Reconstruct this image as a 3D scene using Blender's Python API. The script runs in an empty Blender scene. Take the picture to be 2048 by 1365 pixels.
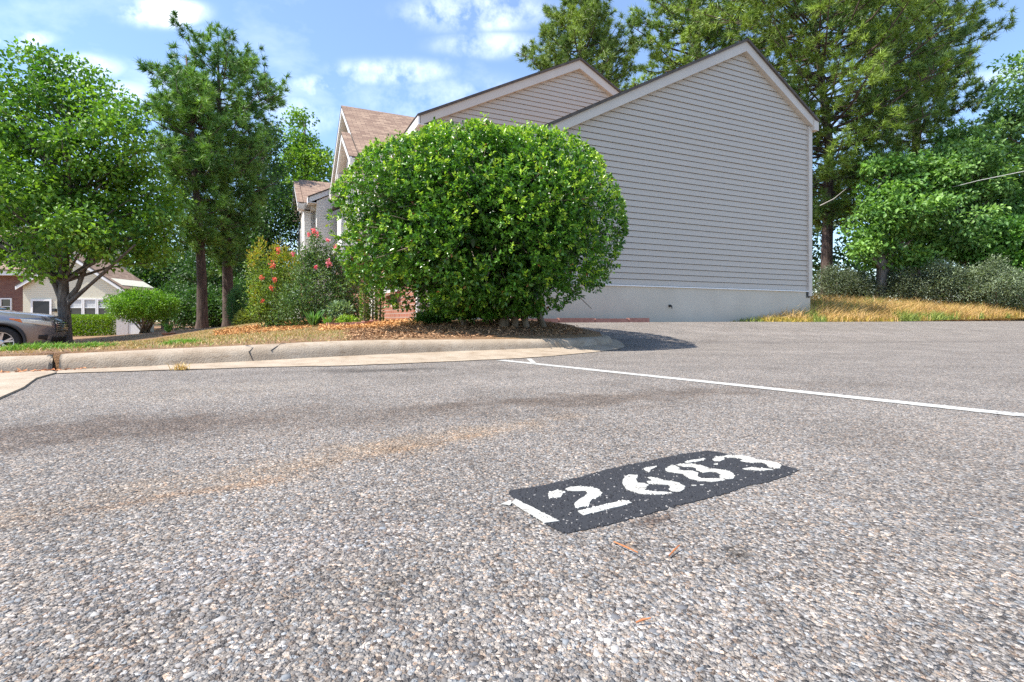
import bpy, math, random
import numpy as np
from mathutils import Vector, Matrix, Quaternion

# ------------------------------------------------------------------ camera, light, exposure
sc = bpy.context.scene
C = sc.collection
H, F, CX, HY = 0.35, 1050.0, 1024.0, 637.0          # eye height (m), focal length and horizon in photo pixels
cam = bpy.data.cameras.new('camera')
cam.sensor_width = 36.0
cam.lens = F / 2048 * 36
cam.shift_y = -(682.5 - HY) / 2048
cam.clip_start = 0.02
cam.clip_end = 1000
co = bpy.data.objects.new('camera', cam)
C.objects.link(co)
co.location = (0, 0, H)
co.rotation_euler = (math.pi / 2, 0, 0)
sc.camera = co

SUN_EL, SUN_AZ = math.radians(58), math.radians(247)     # azimuth clockwise from +Y
sdir = Vector((math.sin(SUN_AZ) * math.cos(SUN_EL), math.cos(SUN_AZ) * math.cos(SUN_EL), math.sin(SUN_EL)))
sun = bpy.data.lights.new('sun', 'SUN')
sun.energy = 5.0
sun.angle = math.radians(0.55)
sun.color = (1.0, 0.95, 0.87)
so = bpy.data.objects.new('sun', sun)
C.objects.link(so)
so.rotation_euler = (-sdir).to_track_quat('-Z', 'Y').to_euler()

world = bpy.data.worlds.new('World')
sc.world = world
world.use_nodes = True
wn, wl = world.node_tree.nodes, world.node_tree.links
wn.clear()


def W(t, **kw):
    n = wn.new(t)
    for k, v in kw.items():
        setattr(n, k, v)
    return n


def wset(n, i, v):
    if hasattr(v, 'is_output'):
        wl.new(v, n.inputs[i])
    else:
        n.inputs[i].default_value = v


def wmath(op, a, b=0.0, clamp=False):
    n = W('ShaderNodeMath', operation=op, use_clamp=clamp)
    wset(n, 0, a)
    wset(n, 1, b)
    return n.outputs[0]


sky = W('ShaderNodeTexSky', sky_type='NISHITA', sun_disc=False, sun_elevation=SUN_EL, sun_rotation=SUN_AZ,
        air_density=1.0, dust_density=0.7, ozone_density=2.2, altitude=200)
tc = W('ShaderNodeTexCoord')
sep = W('ShaderNodeSeparateXYZ')
wl.new(tc.outputs['Generated'], sep.inputs[0])
dx, dy, dz = sep.outputs
den = wmath('ADD', wmath('MAXIMUM', dz, 0.0), 0.22)
comb = W('ShaderNodeCombineXYZ')
wset(comb, 0, wmath('DIVIDE', dx, den))
wset(comb, 1, wmath('DIVIDE', dy, den))
wset(comb, 2, 1.7)
nz = W('ShaderNodeTexNoise')
wl.new(comb.outputs[0], nz.inputs['Vector'])
nz.inputs['Scale'].default_value = 1.5
nz.inputs['Detail'].default_value = 8
nz.inputs['Roughness'].default_value = 0.56
nz.inputs['Distortion'].default_value = 0.25
nf = nz.outputs['Fac']
cloud = wmath('MULTIPLY', wmath('SUBTRACT', nf, 0.56), 1.7, True)
# single cloud banks seen in the photograph, as directions: (px, py, half width, half height, weight)
nz2 = W('ShaderNodeTexNoise')
wl.new(tc.outputs['Generated'], nz2.inputs['Vector'])
nz2.inputs['Scale'].default_value = 13.0
nz2.inputs['Detail'].default_value = 7
nz2.inputs['Roughness'].default_value = 0.6
n2 = wmath('MULTIPLY', wmath('SUBTRACT', nz2.outputs['Fac'], 0.40), 4.2, True)
inv = wmath('DIVIDE', 1.0, wmath('MAXIMUM', dy, 0.05))
ax, az = wmath('MULTIPLY', dx, inv), wmath('MULTIPLY', dz, inv)
front = wmath('GREATER_THAN', dy, 0.05)
for (px, py, hw, hh, wt) in [(325, 25, 70, 24, 1.0), (40, 78, 55, 15, .75), (950, 25, 120, 32, .55), (780, 145, 105, 22, .5),
                             (640, 172, 60, 18, .5), (160, 135, 70, 22, .5), (980, 90, 90, 22, .4), (1990, 150, 80, 14, .35),
                             (560, 230, 130, 35, .3), (240, 190, 70, 24, .3), (900, 200, 180, 40, .25)]:
    a = wmath('MULTIPLY', wmath('SUBTRACT', ax, (px - CX) / F), F / hw)
    b = wmath('MULTIPLY', wmath('SUBTRACT', az, (HY - py) / F), F / hh)
    r2 = wmath('ADD', wmath('MULTIPLY', a, a), wmath('MULTIPLY', b, b))
    g = wmath('MULTIPLY', wmath('POWER', 2.718, wmath('MULTIPLY', wmath('MULTIPLY', r2, r2), -0.5)), wt)
    g = wmath('MULTIPLY', wmath('MULTIPLY', g, n2), front)
    cloud = wmath('MAXIMUM', cloud, g)
cloud = wmath('ADD', wmath('MULTIPLY', cloud, 0.85), 0.07, True)
mix = W('ShaderNodeMix', data_type='RGBA')
wset(mix, 0, cloud)
hsv = W('ShaderNodeHueSaturation')
hsv.inputs['Saturation'].default_value = 1.2
wl.new(sky.outputs[0], hsv.inputs['Color'])
wl.new(hsv.outputs[0], mix.inputs[6])
mix.inputs[7].default_value = (9.2, 9.5, 10.4, 1)
bg = W('ShaderNodeBackground')
wl.new(mix.outputs[2], bg.inputs[0])
bg.inputs[1].default_value = 0.15
wo = W('ShaderNodeOutputWorld')
wl.new(bg.outputs[0], wo.inputs[0])

sc.view_settings.view_transform = 'Standard'
sc.view_settings.look = 'None'
sc.view_settings.gamma = 1.0
sc.view_settings.use_curve_mapping = False
sc.view_settings.exposure = 0.85
sc.render.engine = 'CYCLES'
sc.cycles.use_denoising = False
sc.cycles.max_bounces = 6
sc.cycles.diffuse_bounces = 3
sc.cycles.transmission_bounces = 4
sc.cycles.sample_clamp_indirect = 4.0

# ------------------------------------------------------------------ helpers
rng = np.random.default_rng(11)
random.seed(5)
A0 = math.radians(24.8)                       # direction of the row of houses
U = np.array([math.cos(A0), math.sin(A0)])    # along the end walls, to the right and away
V = np.array([-math.sin(A0), math.cos(A0)])   # along the fronts, away


def P(px, py, Y):
    return Vector(((px - CX) / F * Y, Y, H - (py - HY) / F * Y))


def G(px, py, z=0.0):
    Y = (H - z) * F / (py - HY)
    return ((px - CX) / F * Y, Y)


def uv2xy(u, v):
    return (u * U[0] + v * V[0], u * U[1] + v * V[1])


def link(o):
    C.objects.link(o)
    return o


def tag(o, label=None, cat=None, group=None, kind=None):
    if label: o['label'] = label
    if cat: o['category'] = cat
    if group: o['group'] = group
    if kind: o['kind'] = kind
    return o


def thing(name, label, cat, loc=(0, 0, 0), rz=0.0, group=None):
    o = link(bpy.data.objects.new(name, None))
    o.empty_display_size = .2
    o.location = loc
    o.rotation_euler = (0, 0, rz)
    return tag(o, label, cat, group)


def mesh_obj(name, verts, faces, mat, parent=None, smooth=False, col=None, uv=None, local=True):
    me = bpy.data.meshes.new(name)
    me.from_pydata([tuple(v) for v in verts], [], faces)
    me.materials.append(mat)
    if smooth:
        me.polygons.foreach_set('use_smooth', [True] * len(me.polygons))
    if col is not None:
        at = me.color_attributes.new('Col', 'FLOAT_COLOR', 'POINT')
        at.data.foreach_set('color', np.c_[np.asarray(col, dtype=np.float32), np.ones(len(verts), np.float32)].ravel())
    if uv is not None:
        ul = me.uv_layers.new(name='UVMap')
        for p in me.polygons:
            for li in p.loop_indices:
                ul.data[li].uv = uv[me.loops[li].vertex_index]
    me.update()
    o = link(bpy.data.objects.new(name, me))
    if parent:
        o.parent = parent
    return o


def tri_obj(name, V3, idx, mat, parent=None, col=None, n=3, smooth=False):
    """fast mesh from numpy: V3 (N,3), idx (M,n)"""
    me = bpy.data.meshes.new(name)
    me.vertices.add(len(V3))
    me.vertices.foreach_set('co', np.asarray(V3, np.float32).ravel())
    m = len(idx)
    me.loops.add(m * n)
    me.loops.foreach_set('vertex_index', np.asarray(idx, np.int32).ravel())
    me.polygons.add(m)
    me.polygons.foreach_set('loop_start', np.arange(m, dtype=np.int32) * n)
    me.polygons.foreach_set('loop_total', np.full(m, n, np.int32))
    if smooth:
        me.polygons.foreach_set('use_smooth', np.ones(m, bool))
    me.materials.append(mat)
    if col is not None:
        at = me.color_attributes.new('Col', 'FLOAT_COLOR', 'POINT')
        at.data.foreach_set('color', np.c_[np.asarray(col, np.float32), np.ones(len(V3), np.float32)].ravel())
    me.update(calc_edges=True)
    o = link(bpy.data.objects.new(name, me))
    if parent:
        o.parent = parent
    return o


class MB:
    def __init__(s):
        s.v, s.f = [], []

    def hexa(s, p):
        """8 points: bottom 4 ccw, top 4 ccw"""
        b = len(s.v)
        s.v += [tuple(q) for q in p]
        s.f += [(b + 3, b + 2, b + 1, b), (b + 4, b + 5, b + 6, b + 7)] + \
               [(b + i, b + (i + 1) % 4, b + 4 + (i + 1) % 4, b + 4 + i) for i in range(4)]
        return s

    def box(s, x0, x1, y0, y1, z0, z1):
        return s.hexa([(x0, y0, z0), (x1, y0, z0), (x1, y1, z0), (x0, y1, z0), (x0, y0, z1), (x1, y0, z1), (x1, y1, z1), (x0, y1, z1)])

    def prism(s, poly, d, off=0.0):
        """poly: list of 3d points, extruded by vector d"""
        b, n = len(s.v), len(poly)
        s.v += [tuple(p) for p in poly] + [tuple(Vector(p) + Vector(d)) for p in poly]
        s.f += [tuple(range(b, b + n)), tuple(range(b + 2 * n - 1, b + n - 1, -1))]
        s.f += [(b + i, b + n + i, b + n + (i + 1) % n, b + (i + 1) % n) for i in range(n)]
        return s

    def tube(s, path, rad, n=6, cap=True):
        pts = [Vector(p) for p in path]
        b0 = len(s.v)
        up = Vector((.3, .2, 1)).normalized()
        for i, p in enumerate(pts):
            t = (pts[min(i + 1, len(pts) - 1)] - pts[max(i - 1, 0)]).normalized()
            a = t.cross(Vector((0.13, 1, 0.2)) if abs(t.y) < .9 else Vector((1, 0, 0.2))).normalized()
            c = t.cross(a)
            for k in range(n):
                th = 2 * math.pi * k / n
                s.v.append(tuple(p + (a * math.cos(th) + c * math.sin(th)) * rad[i]))
        for i in range(len(pts) - 1):
            for k in range(n):
                s.f.append((b0 + i * n + k, b0 + i * n + (k + 1) % n, b0 + (i + 1) * n + (k + 1) % n, b0 + (i + 1) * n + k))
        if cap:
            s.f.append(tuple(b0 + (len(pts) - 1) * n + k for k in range(n)))
        return s

    def obj(s, name, mat, parent=None, smooth=False, **kw):
        return mesh_obj(name, s.v, s.f, mat, parent, smooth, **kw)


class MT:
    """material builder"""
    def __init__(s, name):
        s.m = bpy.data.materials.new(name)
        s.m.use_nodes = True
        s.t = s.m.node_tree
        s.b = s.t.nodes['Principled BSDF']
        s.out = s.t.nodes['Material Output']

    def n(s, typ, ins=None, out=0, **props):
        k = s.t.nodes.new(typ)
        for a, b in props.items():
            setattr(k, a, b)
        for i, v in (ins or {}).items():
            if hasattr(v, 'is_output'):
                s.t.links.new(v, k.inputs[i])
            else:
                k.inputs[i].default_value = v
        return k.outputs[out]

    def math(s, op, a, b=0.0, clamp=False):
        return s.n('ShaderNodeMath', {0: a, 1: b}, operation=op, use_clamp=clamp)

    def noise(s, vec, scale, detail=4, rough=.55, out='Fac'):
        return s.n('ShaderNodeTexNoise', {'Vector': vec, 'Scale': scale, 'Detail': detail, 'Roughness': rough}, out)

    def ramp(s, fac, stops):
        k = s.t.nodes.new('ShaderNodeValToRGB')
        s.t.links.new(fac, k.inputs[0])
        e = k.color_ramp.elements
        while len(e) < len(stops):
            e.new(0.5)
        for i, (p, c) in enumerate(stops):
            e[i].position = p
            e[i].color = (*c, 1) if len(c) == 3 else c
        return k.outputs[0]

    def mix(s, fac, a, b, mode='MIX'):
        return s.n('ShaderNodeMix', {0: fac, 6: a, 7: b}, 2, data_type='RGBA', blend_type=mode)

    def pos(s):
        return s.n('ShaderNodeNewGeometry', None, 'Position')

    def objc(s):
        return s.n('ShaderNodeTexCoord', None, 'Object')

    def attr(s, name='Col'):
        return s.n('ShaderNodeAttribute', None, 'Color', attribute_name=name)

    def set(s, **kw):
        for k, v in kw.items():
            i = s.b.inputs[k.replace('_', ' ')]
            if hasattr(v, 'is_output'):
                s.t.links.new(v, i)
            else:
                i.default_value = v
        return s

    def bump(s, h, strength=.3, dist=.01):
        o = s.n('ShaderNodeBump', {'Height': h, 'Strength': strength, 'Distance': dist})
        s.t.links.new(o, s.b.inputs['Normal'])
        return s


def c4(*c):
    return (*c, 1.0)


def noisy(name, c1, c2, scale=6, rough=.7, bump=.0, bscale=60, metallic=0.0, dist=.004):
    m = MT(name)
    p = m.objc()
    f = m.noise(p, scale, 5)
    m.set(Base_Color=m.ramp(f, [(.3, c1), (.7, c2)]), Roughness=rough, Metallic=metallic)
    if bump:
        m.bump(m.noise(p, bscale, 3), bump, dist)
    return m.m


# ------------------------------------------------------------------ materials
def leaf_mat(name, rough=.45, trans=.3, spec=.5):
    m = MT(name)
    c = m.attr()
    m.set(Base_Color=c, Roughness=rough)
    m.b.inputs['Specular IOR Level'].default_value = spec
    if trans:
        tcol = m.mix(1.0, c, c4(1.0, 1.1, .5), 'MULTIPLY')
        tr = m.n('ShaderNodeBsdfTranslucent', {'Color': tcol})
        mx = m.n('ShaderNodeMixShader', {0: trans, 1: m.b.outputs[0], 2: tr})
        m.t.links.new(mx, m.out.inputs[0])
    return m.m


M = {}
M['leaf'] = leaf_mat('leaf', .5, .34)
M['glossleaf'] = leaf_mat('glossy_leaf', .3, .32, .5)
M['needle'] = leaf_mat('pine_needle', .5, .2)
M['grass'] = leaf_mat('grass_blade', .6, .25)
M['chip'] = leaf_mat('mulch_chip', .85, 0, .2)
M['flower'] = leaf_mat('flower_petal', .6, .3)


def bark(name, c1, c2):
    m = MT(name)
    p = m.pos()
    st = m.n('ShaderNodeMapping', {'Vector': p, 'Scale': (9, 9, 1.6)})
    f = m.noise(st, 2.2, 6, .65)
    m.set(Base_Color=m.ramp(f, [(.35, c1), (.65, c2)]), Roughness=.9)
    m.bump(f, .8, .03)
    return m.m


M['bark'] = bark('bark', (.06, .05, .042), (.19, .165, .145))
M['pinebark'] = bark('pine_bark', (.04, .026, .02), (.13, .09, .072))
M['stem'] = noisy('stem', (.12, .09, .06), (.24, .19, .14), 8, .85)


def siding_mat(name, c, lines=False):
    m = MT(name)
    p = m.objc()
    f = m.noise(p, 1.3, 4)
    f2 = m.noise(m.n('ShaderNodeMapping', {'Vector': p, 'Scale': (2, 2, 40)}), 3, 3)
    col = m.mix(m.math('MULTIPLY', f, .5), c4(*c), c4(c[0] * .88, c[1] * .87, c[2] * .85))
    col = m.mix(m.math('MULTIPLY', f2, .25), col, c4(c[0] * .84, c[1] * .84, c[2] * .83))
    m.set(Roughness=.55)
    if lines:
        z = m.n('ShaderNodeSeparateXYZ', {0: p}, 2)
        fr = m.math('FRACT', m.math('DIVIDE', z, .127))
        ln = m.math('LESS_THAN', fr, .09)
        col = m.mix(m.math('MULTIPLY', ln, .45), col, c4(c[0] * .35, c[1] * .35, c[2] * .35))  # shadow under each lap painted as a darker line
        m.bump(fr, .6, .02)
    m.set(Base_Color=col)
    return m.m


M['siding'] = siding_mat('grey_vinyl_siding', (.505, .445, .378))
M['siding_white'] = siding_mat('white_vinyl_siding', (.84, .81, .77), True)
M['siding_cream'] = siding_mat('cream_vinyl_siding', (.74, .70, .55), True)
M['gap_shade'] = noisy('dark_gap_shade', (.05, .05, .05), (.09, .09, .09), 3, .9)  # sheathing coloured near black to paint the lap shadow between boards
M['trim'] = noisy('white_trim', (.74, .73, .71), (.80, .79, .78), 3, .5)
M['trimgrey'] = noisy('grey_trim', (.52, .46, .40), (.57, .51, .445), 2, .5)
M['soffit'] = noisy('soffit_vinyl', (.66, .60, .54), (.74, .69, .62), 3, .6)
M['stucco'] = noisy('painted_foundation', (.50, .45, .372), (.565, .515, .43), 1.4, .85, .25, 90, dist=.004)
M['glass'] = MT('window_glass').set(Base_Color=c4(.03, .035, .04), Roughness=.06).m
M['curtain'] = noisy('pale_blind', (.45, .47, .47), (.62, .63, .62), 12, .7)
M['dark'] = MT('dark_paint').set(Base_Color=c4(.018, .018, .02), Roughness=.4).m


def shingle(name, c1, c2, c3):
    m = MT(name)
    uv = m.n('ShaderNodeTexCoord', None, 'UV')
    br = m.t.nodes.new('ShaderNodeTexBrick')
    m.t.links.new(uv, br.inputs['Vector'])
    for k, v in {'Scale': 1.0, 'Brick Width': .30, 'Row Height': .14, 'Mortar Size': .009, 'Mortar Smooth': .3, 'Bias': 0.0,
                 'Color1': c4(*c1), 'Color2': c4(*c2), 'Mortar': c4(c1[0] * .3, c1[1] * .3, c1[2] * .3)}.items():
        br.inputs[k].default_value = v
    f = m.noise(uv, 5, 5, .7)
    g = m.noise(uv, 90, 2)
    col = m.mix(m.math('MULTIPLY', f, .45), br.outputs['Color'], c4(*c3))
    col = m.mix(.35, col, m.ramp(g, [(.3, (.25, .25, .25)), (.7, (1.5, 1.5, 1.5))]), 'MULTIPLY')
    m.set(Base_Color=col, Roughness=.92)
    m.bump(m.math('ADD', br.outputs['Fac'], m.math('MULTIPLY', g, -.3)), -.6, .012)
    return m.m


M['shingle'] = shingle('brown_shingle', (.17, .10, .07), (.36, .25, .175), (.27, .185, .135))
M['shingle_edge'] = noisy('shingle_edge', (.06, .05, .045), (.12, .10, .085), 8, .9)


def brickmat(name, c1, c2, mort):
    m = MT(name)
    p = m.objc()
    sx = m.n('ShaderNodeSeparateXYZ', {0: p})
    k = sx.node
    vec = m.n('ShaderNodeCombineXYZ', {0: m.math('ADD', k.outputs[0], k.outputs[1]), 1: k.outputs[2], 2: 0.0})
    br = m.t.nodes.new('ShaderNodeTexBrick')
    m.t.links.new(vec, br.inputs['Vector'])
    for kk, v in {'Scale': 1.0, 'Brick Width': .21, 'Row Height': .075, 'Mortar Size': .007,
                  'Color1': c4(*c1), 'Color2': c4(*c2), 'Mortar': c4(*mort)}.items():
        br.inputs[kk].default_value = v
    f = m.noise(p, 3, 5)
    m.set(Base_Color=m.mix(m.math('MULTIPLY', f, .5), br.outputs['Color'], c4(c1[0] * .6, c1[1] * .6, c1[2] * .6)), Roughness=.9)
    m.bump(br.outputs['Fac'], -.5, .01)
    return m.m


M['brick'] = brickmat('red_brick', (.34, .12, .075), (.42, .18, .11), (.42, .37, .32))
M['brick_dark'] = brickmat('brown_brick', (.16, .06, .045), (.23, .10, .07), (.22, .18, .15))


# asphalt ---------------------------------------------------------------
def asphalt_mat():
    m = MT('asphalt')
    p = m.pos()
    warp = m.noise(p, 40, 2, .5, 'Color')
    pw = m.n('ShaderNodeVectorMath', {0: p, 1: m.n('ShaderNodeVectorMath', {0: warp, 3: .006}, operation='SCALE')}, operation='ADD')
    v1 = m.n('ShaderNodeTexVoronoi', {'Vector': pw, 'Scale': 200.0}).node
    v2 = m.n('ShaderNodeTexVoronoi', {'Vector': pw, 'Scale': 420.0}).node
    r1 = m.n('ShaderNodeSeparateColor', {0: v1.outputs['Color']}).node
    stones = m.ramp(r1.outputs[0], [(0, (.07, .066, .065)), (.22, (.145, .135, .13)), (.5, (.21, .198, .187)), (.75, (.28, .263, .247)),
                                    (.93, (.37, .345, .32)), (1, (.52, .49, .46))])
    tint = m.ramp(r1.outputs[1], [(0, (.80, .92, 1.05)), (.3, (1, 1, 1)), (.7, (1.04, 1.0, .95)), (.9, (1.12, .98, .85)), (1, (1.2, .95, .78))])
    col = m.mix(1.0, stones, tint, 'MULTIPLY')
    edge = m.ramp(v1.outputs['Distance'], [(.25, (1, 1, 1)), (.62, (.70, .69, .68))])
    col = m.mix(.75, col, m.mix(1.0, col, edge, 'MULTIPLY'))
    fine = m.ramp(v2.outputs['Distance'], [(.1, (1.15, 1.15, 1.15)), (.7, (.72, .72, .71))])
    col = m.mix(.6, col, m.mix(1.0, col, fine, 'MULTIPLY'))
    big = m.ramp(m.noise(p, 2.3, 6, .65), [(.25, (.76, .75, .74)), (.5, (1, 1, 1)), (.75, (1.24, 1.24, 1.23))])
    col = m.mix(1.0, col, big, 'MULTIPLY')
    med = m.ramp(m.noise(p, 26, 5, .7), [(.3, (.78, .78, .78)), (.7, (1.22, 1.22, 1.22))])
    col = m.mix(1.0, col, med, 'MULTIPLY')
    col = m.mix(1.0, col, m.attr('Col'), 'MULTIPLY')
    m.set(Base_Color=m.mix(1.0, col, c4(1.27, 1.235, 1.20), 'MULTIPLY'), Roughness=.9)
    m.b.inputs['Specular IOR Level'].default_value = .25
    hgt = m.math('ADD', m.math('MULTIPLY', v1.outputs['Distance'], -1.0), m.math('MULTIPLY', v2.outputs['Distance'], -.5))
    m.bump(hgt, .9, .006)
    return m.m


M['asphalt'] = asphalt_mat()
M['stone'] = leaf_mat('aggregate', .8, 0, .25)


def paint(name, c, worn, thr=.34, sc_=60):
    m = MT(name)
    p = m.pos()
    f = m.noise(p, sc_, 6, .7)
    g = m.noise(p, 7, 4)
    k = m.ramp(m.math('ADD', f, m.math('MULTIPLY', g, .35)), [(thr + .13, (0, 0, 0)), (thr + .19, (1, 1, 1))])
    v = m.noise(p, 240, 2)
    base = m.mix(m.math('MULTIPLY', v, .5), c4(*c), c4(c[0] * .7, c[1] * .69, c[2] * .66))
    m.set(Base_Color=m.mix(k, c4(*worn), base), Roughness=.75)
    m.bump(m.n('ShaderNodeTexVoronoi', {'Vector': p, 'Scale': 130.0}), -.6, .004)
    return m.m


M['white_paint'] = paint('worn_white_paint', (.46, .45, .41), (.15, .135, .115), .40)
M['line_paint'] = paint('faded_line_paint', (.46, .45, .42), (.19, .18, .17), .42, 25)
M['black_paint'] = paint('worn_black_paint', (.024, .025, .029), (.15, .145, .14), .30, 150)


def concrete_mat():
    m = MT('concrete')
    p = m.pos()
    f = m.noise(p, 5, 6, .65)
    g = m.noise(p, 120, 3, .6)
    v = m.n('ShaderNodeTexVoronoi', {'Vector': p, 'Scale': 85.0})
    col = m.ramp(f, [(.3, (.28, .215, .15)), (.5, (.355, .285, .21)), (.72, (.42, .35, .27))])
    col = m.mix(.5, col, m.ramp(g, [(.3, (.7, .69, .67)), (.65, (1.15, 1.15, 1.15))]), 'MULTIPLY')
    pits = m.ramp(v, [(.06, (.45, .42, .38)), (.16, (1, 1, 1))])
    col = m.mix(.6, col, pits, 'MULTIPLY')
    dirt = m.ramp(m.noise(m.n('ShaderNodeMapping', {'Vector': p, 'Scale': (1, 1, 5)}), 9, 5, .7), [(.52, (1, 1, 1)), (.75, (.58, .47, .36))])
    col = m.mix(.7, col, dirt, 'MULTIPLY')
    m.set(Base_Color=col, Roughness=.9)
    m.bump(m.math('ADD', g, m.math('MULTIPLY', v, -.5)), .6, .006)
    return m.m


M['concrete'] = concrete_mat()


def soil_mat():
    m = MT('soil_and_straw')
    p = m.pos()
    f = m.noise(p, 1.1, 6, .65)
    g = m.noise(p, 38, 5, .75)
    col = m.ramp(f, [(.3, (.20, .105, .055)), (.5, (.27, .165, .085)), (.68, (.33, .22, .11)), (.8, (.16, .15, .06))])
    col = m.mix(.8, col, m.ramp(g, [(.3, (.35, .33, .3)), (.7, (1.5, 1.4, 1.3))]), 'MULTIPLY')
    m.set(Base_Color=col, Roughness=.95)
    m.bump(g, .9, .03)
    return m.m


M['soil'] = soil_mat()

# ------------------------------------------------------------------ terrain, road, kerb
CT = np.array([   # control heights: x, y, z
    (-12, -2.0, .08), (-6, 2.2, .09), (-4.2, 3.3, .10), (-3.2, 3.9, .11), (-2.3, 4.2, .135), (-1.2, 4.75, .150), (.2, 5.6, .137), (1.1, 6.6, .13),
    (-11.8, 14, -.36), (-11.2, 16, -.12), (-10.6, 18, 0), (-10.3, 19, .02), (-4.2, 10, .18), (-3.0, 8.5, .18), (0, 6.6, .24), (-2.0, 9.5, .29),
    (.5, 8.2, .29), (-1.4, 6.2, .19), (-6.5, 9.0, -.08), (-8.0, 9.0, -.17), (-4.6, 6.6, .05), (-5.6, 5.4, .03), (-10, 12, -.33), (-8.5, 11, -.24), (-12.5, 11.0, -.60), (-12.1, 12.4, -.60), (-13.5, 12.2, -.61), (-15, 13, -.62), (-20, 16, -.62), (-22, 27, -.58),
    (-25, 31, -.6), (-15, 30, -.3), (-8, 26, .25), (-10, 22, .12), (-6, 13, .25), (2, 12, .3), (5, 20, .4), (-30, 20, -.65), (-40, 40, -.4),
    (9, 16, .35), (14, 18, .45), (20, 22, .55), (12, 25, .8), (25, 30, 1.0), (0, 35, .6), (10, 45, 1.0), (40, 30, 1.0), (-20, 60, 0), (20, 60, 1.2), (-10, 7, -.28), (-14, 5, -.55)])


def tps(r2):
    return np.where(r2 > 1e-9, r2 * np.log(r2 + 1e-12), 0.0)


_n = len(CT)
_K = tps(((CT[:, None, :2] - CT[None, :, :2]) ** 2).sum(-1)) + np.eye(_n) * .4
_Pm = np.c_[np.ones(_n), CT[:, :2]]
_sol = np.linalg.solve(np.block([[_K, _Pm], [_Pm.T, np.zeros((3, 3))]]), np.r_[CT[:, 2], 0, 0, 0])


def hi(x, y):
    x, y = np.asarray(x, float), np.asarray(y, float)
    r2 = (x[..., None] - CT[:, 0]) ** 2 + (y[..., None] - CT[:, 1]) ** 2
    z = tps(r2) @ _sol[:_n] + _sol[_n] + _sol[_n + 1] * x + _sol[_n + 2] * y
    return np.clip(z, -.75, 1.3)


def sstep(a, b, x):
    t = np.clip((np.asarray(x, float) - a) / (b - a), 0, 1)
    return t * t * (3 - 2 * t)


VFAR = 8.62


def zroad(x, y):
    v = np.asarray(x) * V[0] + np.asarray(y) * V[1]
    return .27 * sstep(4.9, VFAR, v)


# kerb face foot: x, y, z of foot, z of top
KB = np.array([(-12, -2.6, 0, .085), (-6, 1.3, 0, .09), (-4.2, 2.6, 0, .095), (-3.2, 3.34, 0, .10), (-2.96, 3.52, 0, .107), (-2.43, 3.80, .01, .125), (-1.94, 4.04, .02, .14),
               (-1.36, 4.42, .03, .155), (-.65, 4.84, .037, .148), (.09, 5.25, .04, .137), (.65, 5.70, .04, .130), (1.06, 6.16, .04, .128), (1.26, 6.60, .05, .128),
               (1.29, 7.05, .07, .14), (1.14, 7.6, .12, .19), (.85, 8.3, .18, .25), (.55, 8.95, .25, .30)])


def catmull(pts, k=8):
    out = []
    p = np.vstack([2 * pts[0] - pts[1], pts, 2 * pts[-1] - pts[-2]])
    for i in range(1, len(p) - 2):
        for t in np.arange(k) / k:
            out.append(.5 * ((2 * p[i]) + (-p[i - 1] + p[i + 1]) * t + (2 * p[i - 1] - 5 * p[i] + 4 * p[i + 1] - p[i + 2]) * t * t + (-p[i - 1] + 3 * p[i] - 3 * p[i + 1] + p[i + 2]) * t ** 3))
    out.append(pts[-1])
    return np.array(out)


KC = catmull(KB)
_t = np.gradient(KC[:, :2], axis=0)
_t /= np.linalg.norm(_t, axis=1)[:, None]
KN = np.c_[-_t[:, 1], _t[:, 0]]               # into the island
_mid = KC[:, :2] + KN * .11
ISL = np.vstack([_mid, [uv2xy(4.2, VFAR + .05)], [uv2xy(4.2, 100)], [(-90, 100)], [(-90, -30)], [(-14, -5)]])


def inside(poly, x, y):
    x, y = np.asarray(x, float), np.asarray(y, float)
    r = np.zeros(x.shape, bool)
    n = len(poly)
    for i in range(n):
        x0, y0 = poly[i]
        x1, y1 = poly[(i + 1) % n]
        c = ((y0 > y) != (y1 > y))
        if y1 != y0:
            r ^= c & (x < (x1 - x0) * (y - y0) / (y1 - y0) + x0)
    return r


def zground(x, y):
    """height of the planted ground"""
    x, y = np.asarray(x, float), np.asarray(y, float)
    v = x * V[0] + y * V[1]
    u = x * U[0] + y * U[1]
    zi = hi(x, y)
    bank = .27 + .16 * sstep(VFAR, VFAR + 2.2, v) * sstep(10.6, 12.8, u) + .5 * sstep(12, 30, v)
    far = sstep(3, 8, u) * sstep(VFAR - .4, VFAR + .3, v)
    return zi * (1 - far) + np.maximum(bank, .27) * far


def spaced(*segs):
    out = [segs[0][0]]
    for a, b, s in segs:
        n = max(1, int(round((b - a) / s)))
        out += list(np.linspace(a, b, n + 1)[1:])
    return np.array(out)


def grid_obj(name, us, vs, zf, mat, colf=None, kind='structure', smooth=True, cut=None):
    uu, vv = np.meshgrid(us, vs, indexing='ij')
    x = uu * U[0] + vv * V[0]
    y = uu * U[1] + vv * V[1]
    z = zf(x, y)
    n, m = uu.shape
    i = np.arange(n * m).reshape(n, m)
    q = np.stack([i[:-1, :-1], i[1:, :-1], i[1:, 1:], i[:-1, 1:]], -1).reshape(-1, 4)
    if cut is not None:
        q = q[~cut(x.ravel(), y.ravel())[q].all(1)]
    o = tri_obj(name, np.c_[x.ravel(), y.ravel(), z.ravel()], q, mat, None, colf(x.ravel(), y.ravel()) if colf else None, 4, smooth)
    tag(o, kind=kind)
    return o


def zter(x, y):
    v = x * V[0] + y * V[1]
    up = inside(ISL, x, y) | (v > VFAR + .02)
    return np.where(up, zground(x, y), np.minimum(zroad(x, y), 0.3) - .06)


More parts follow.
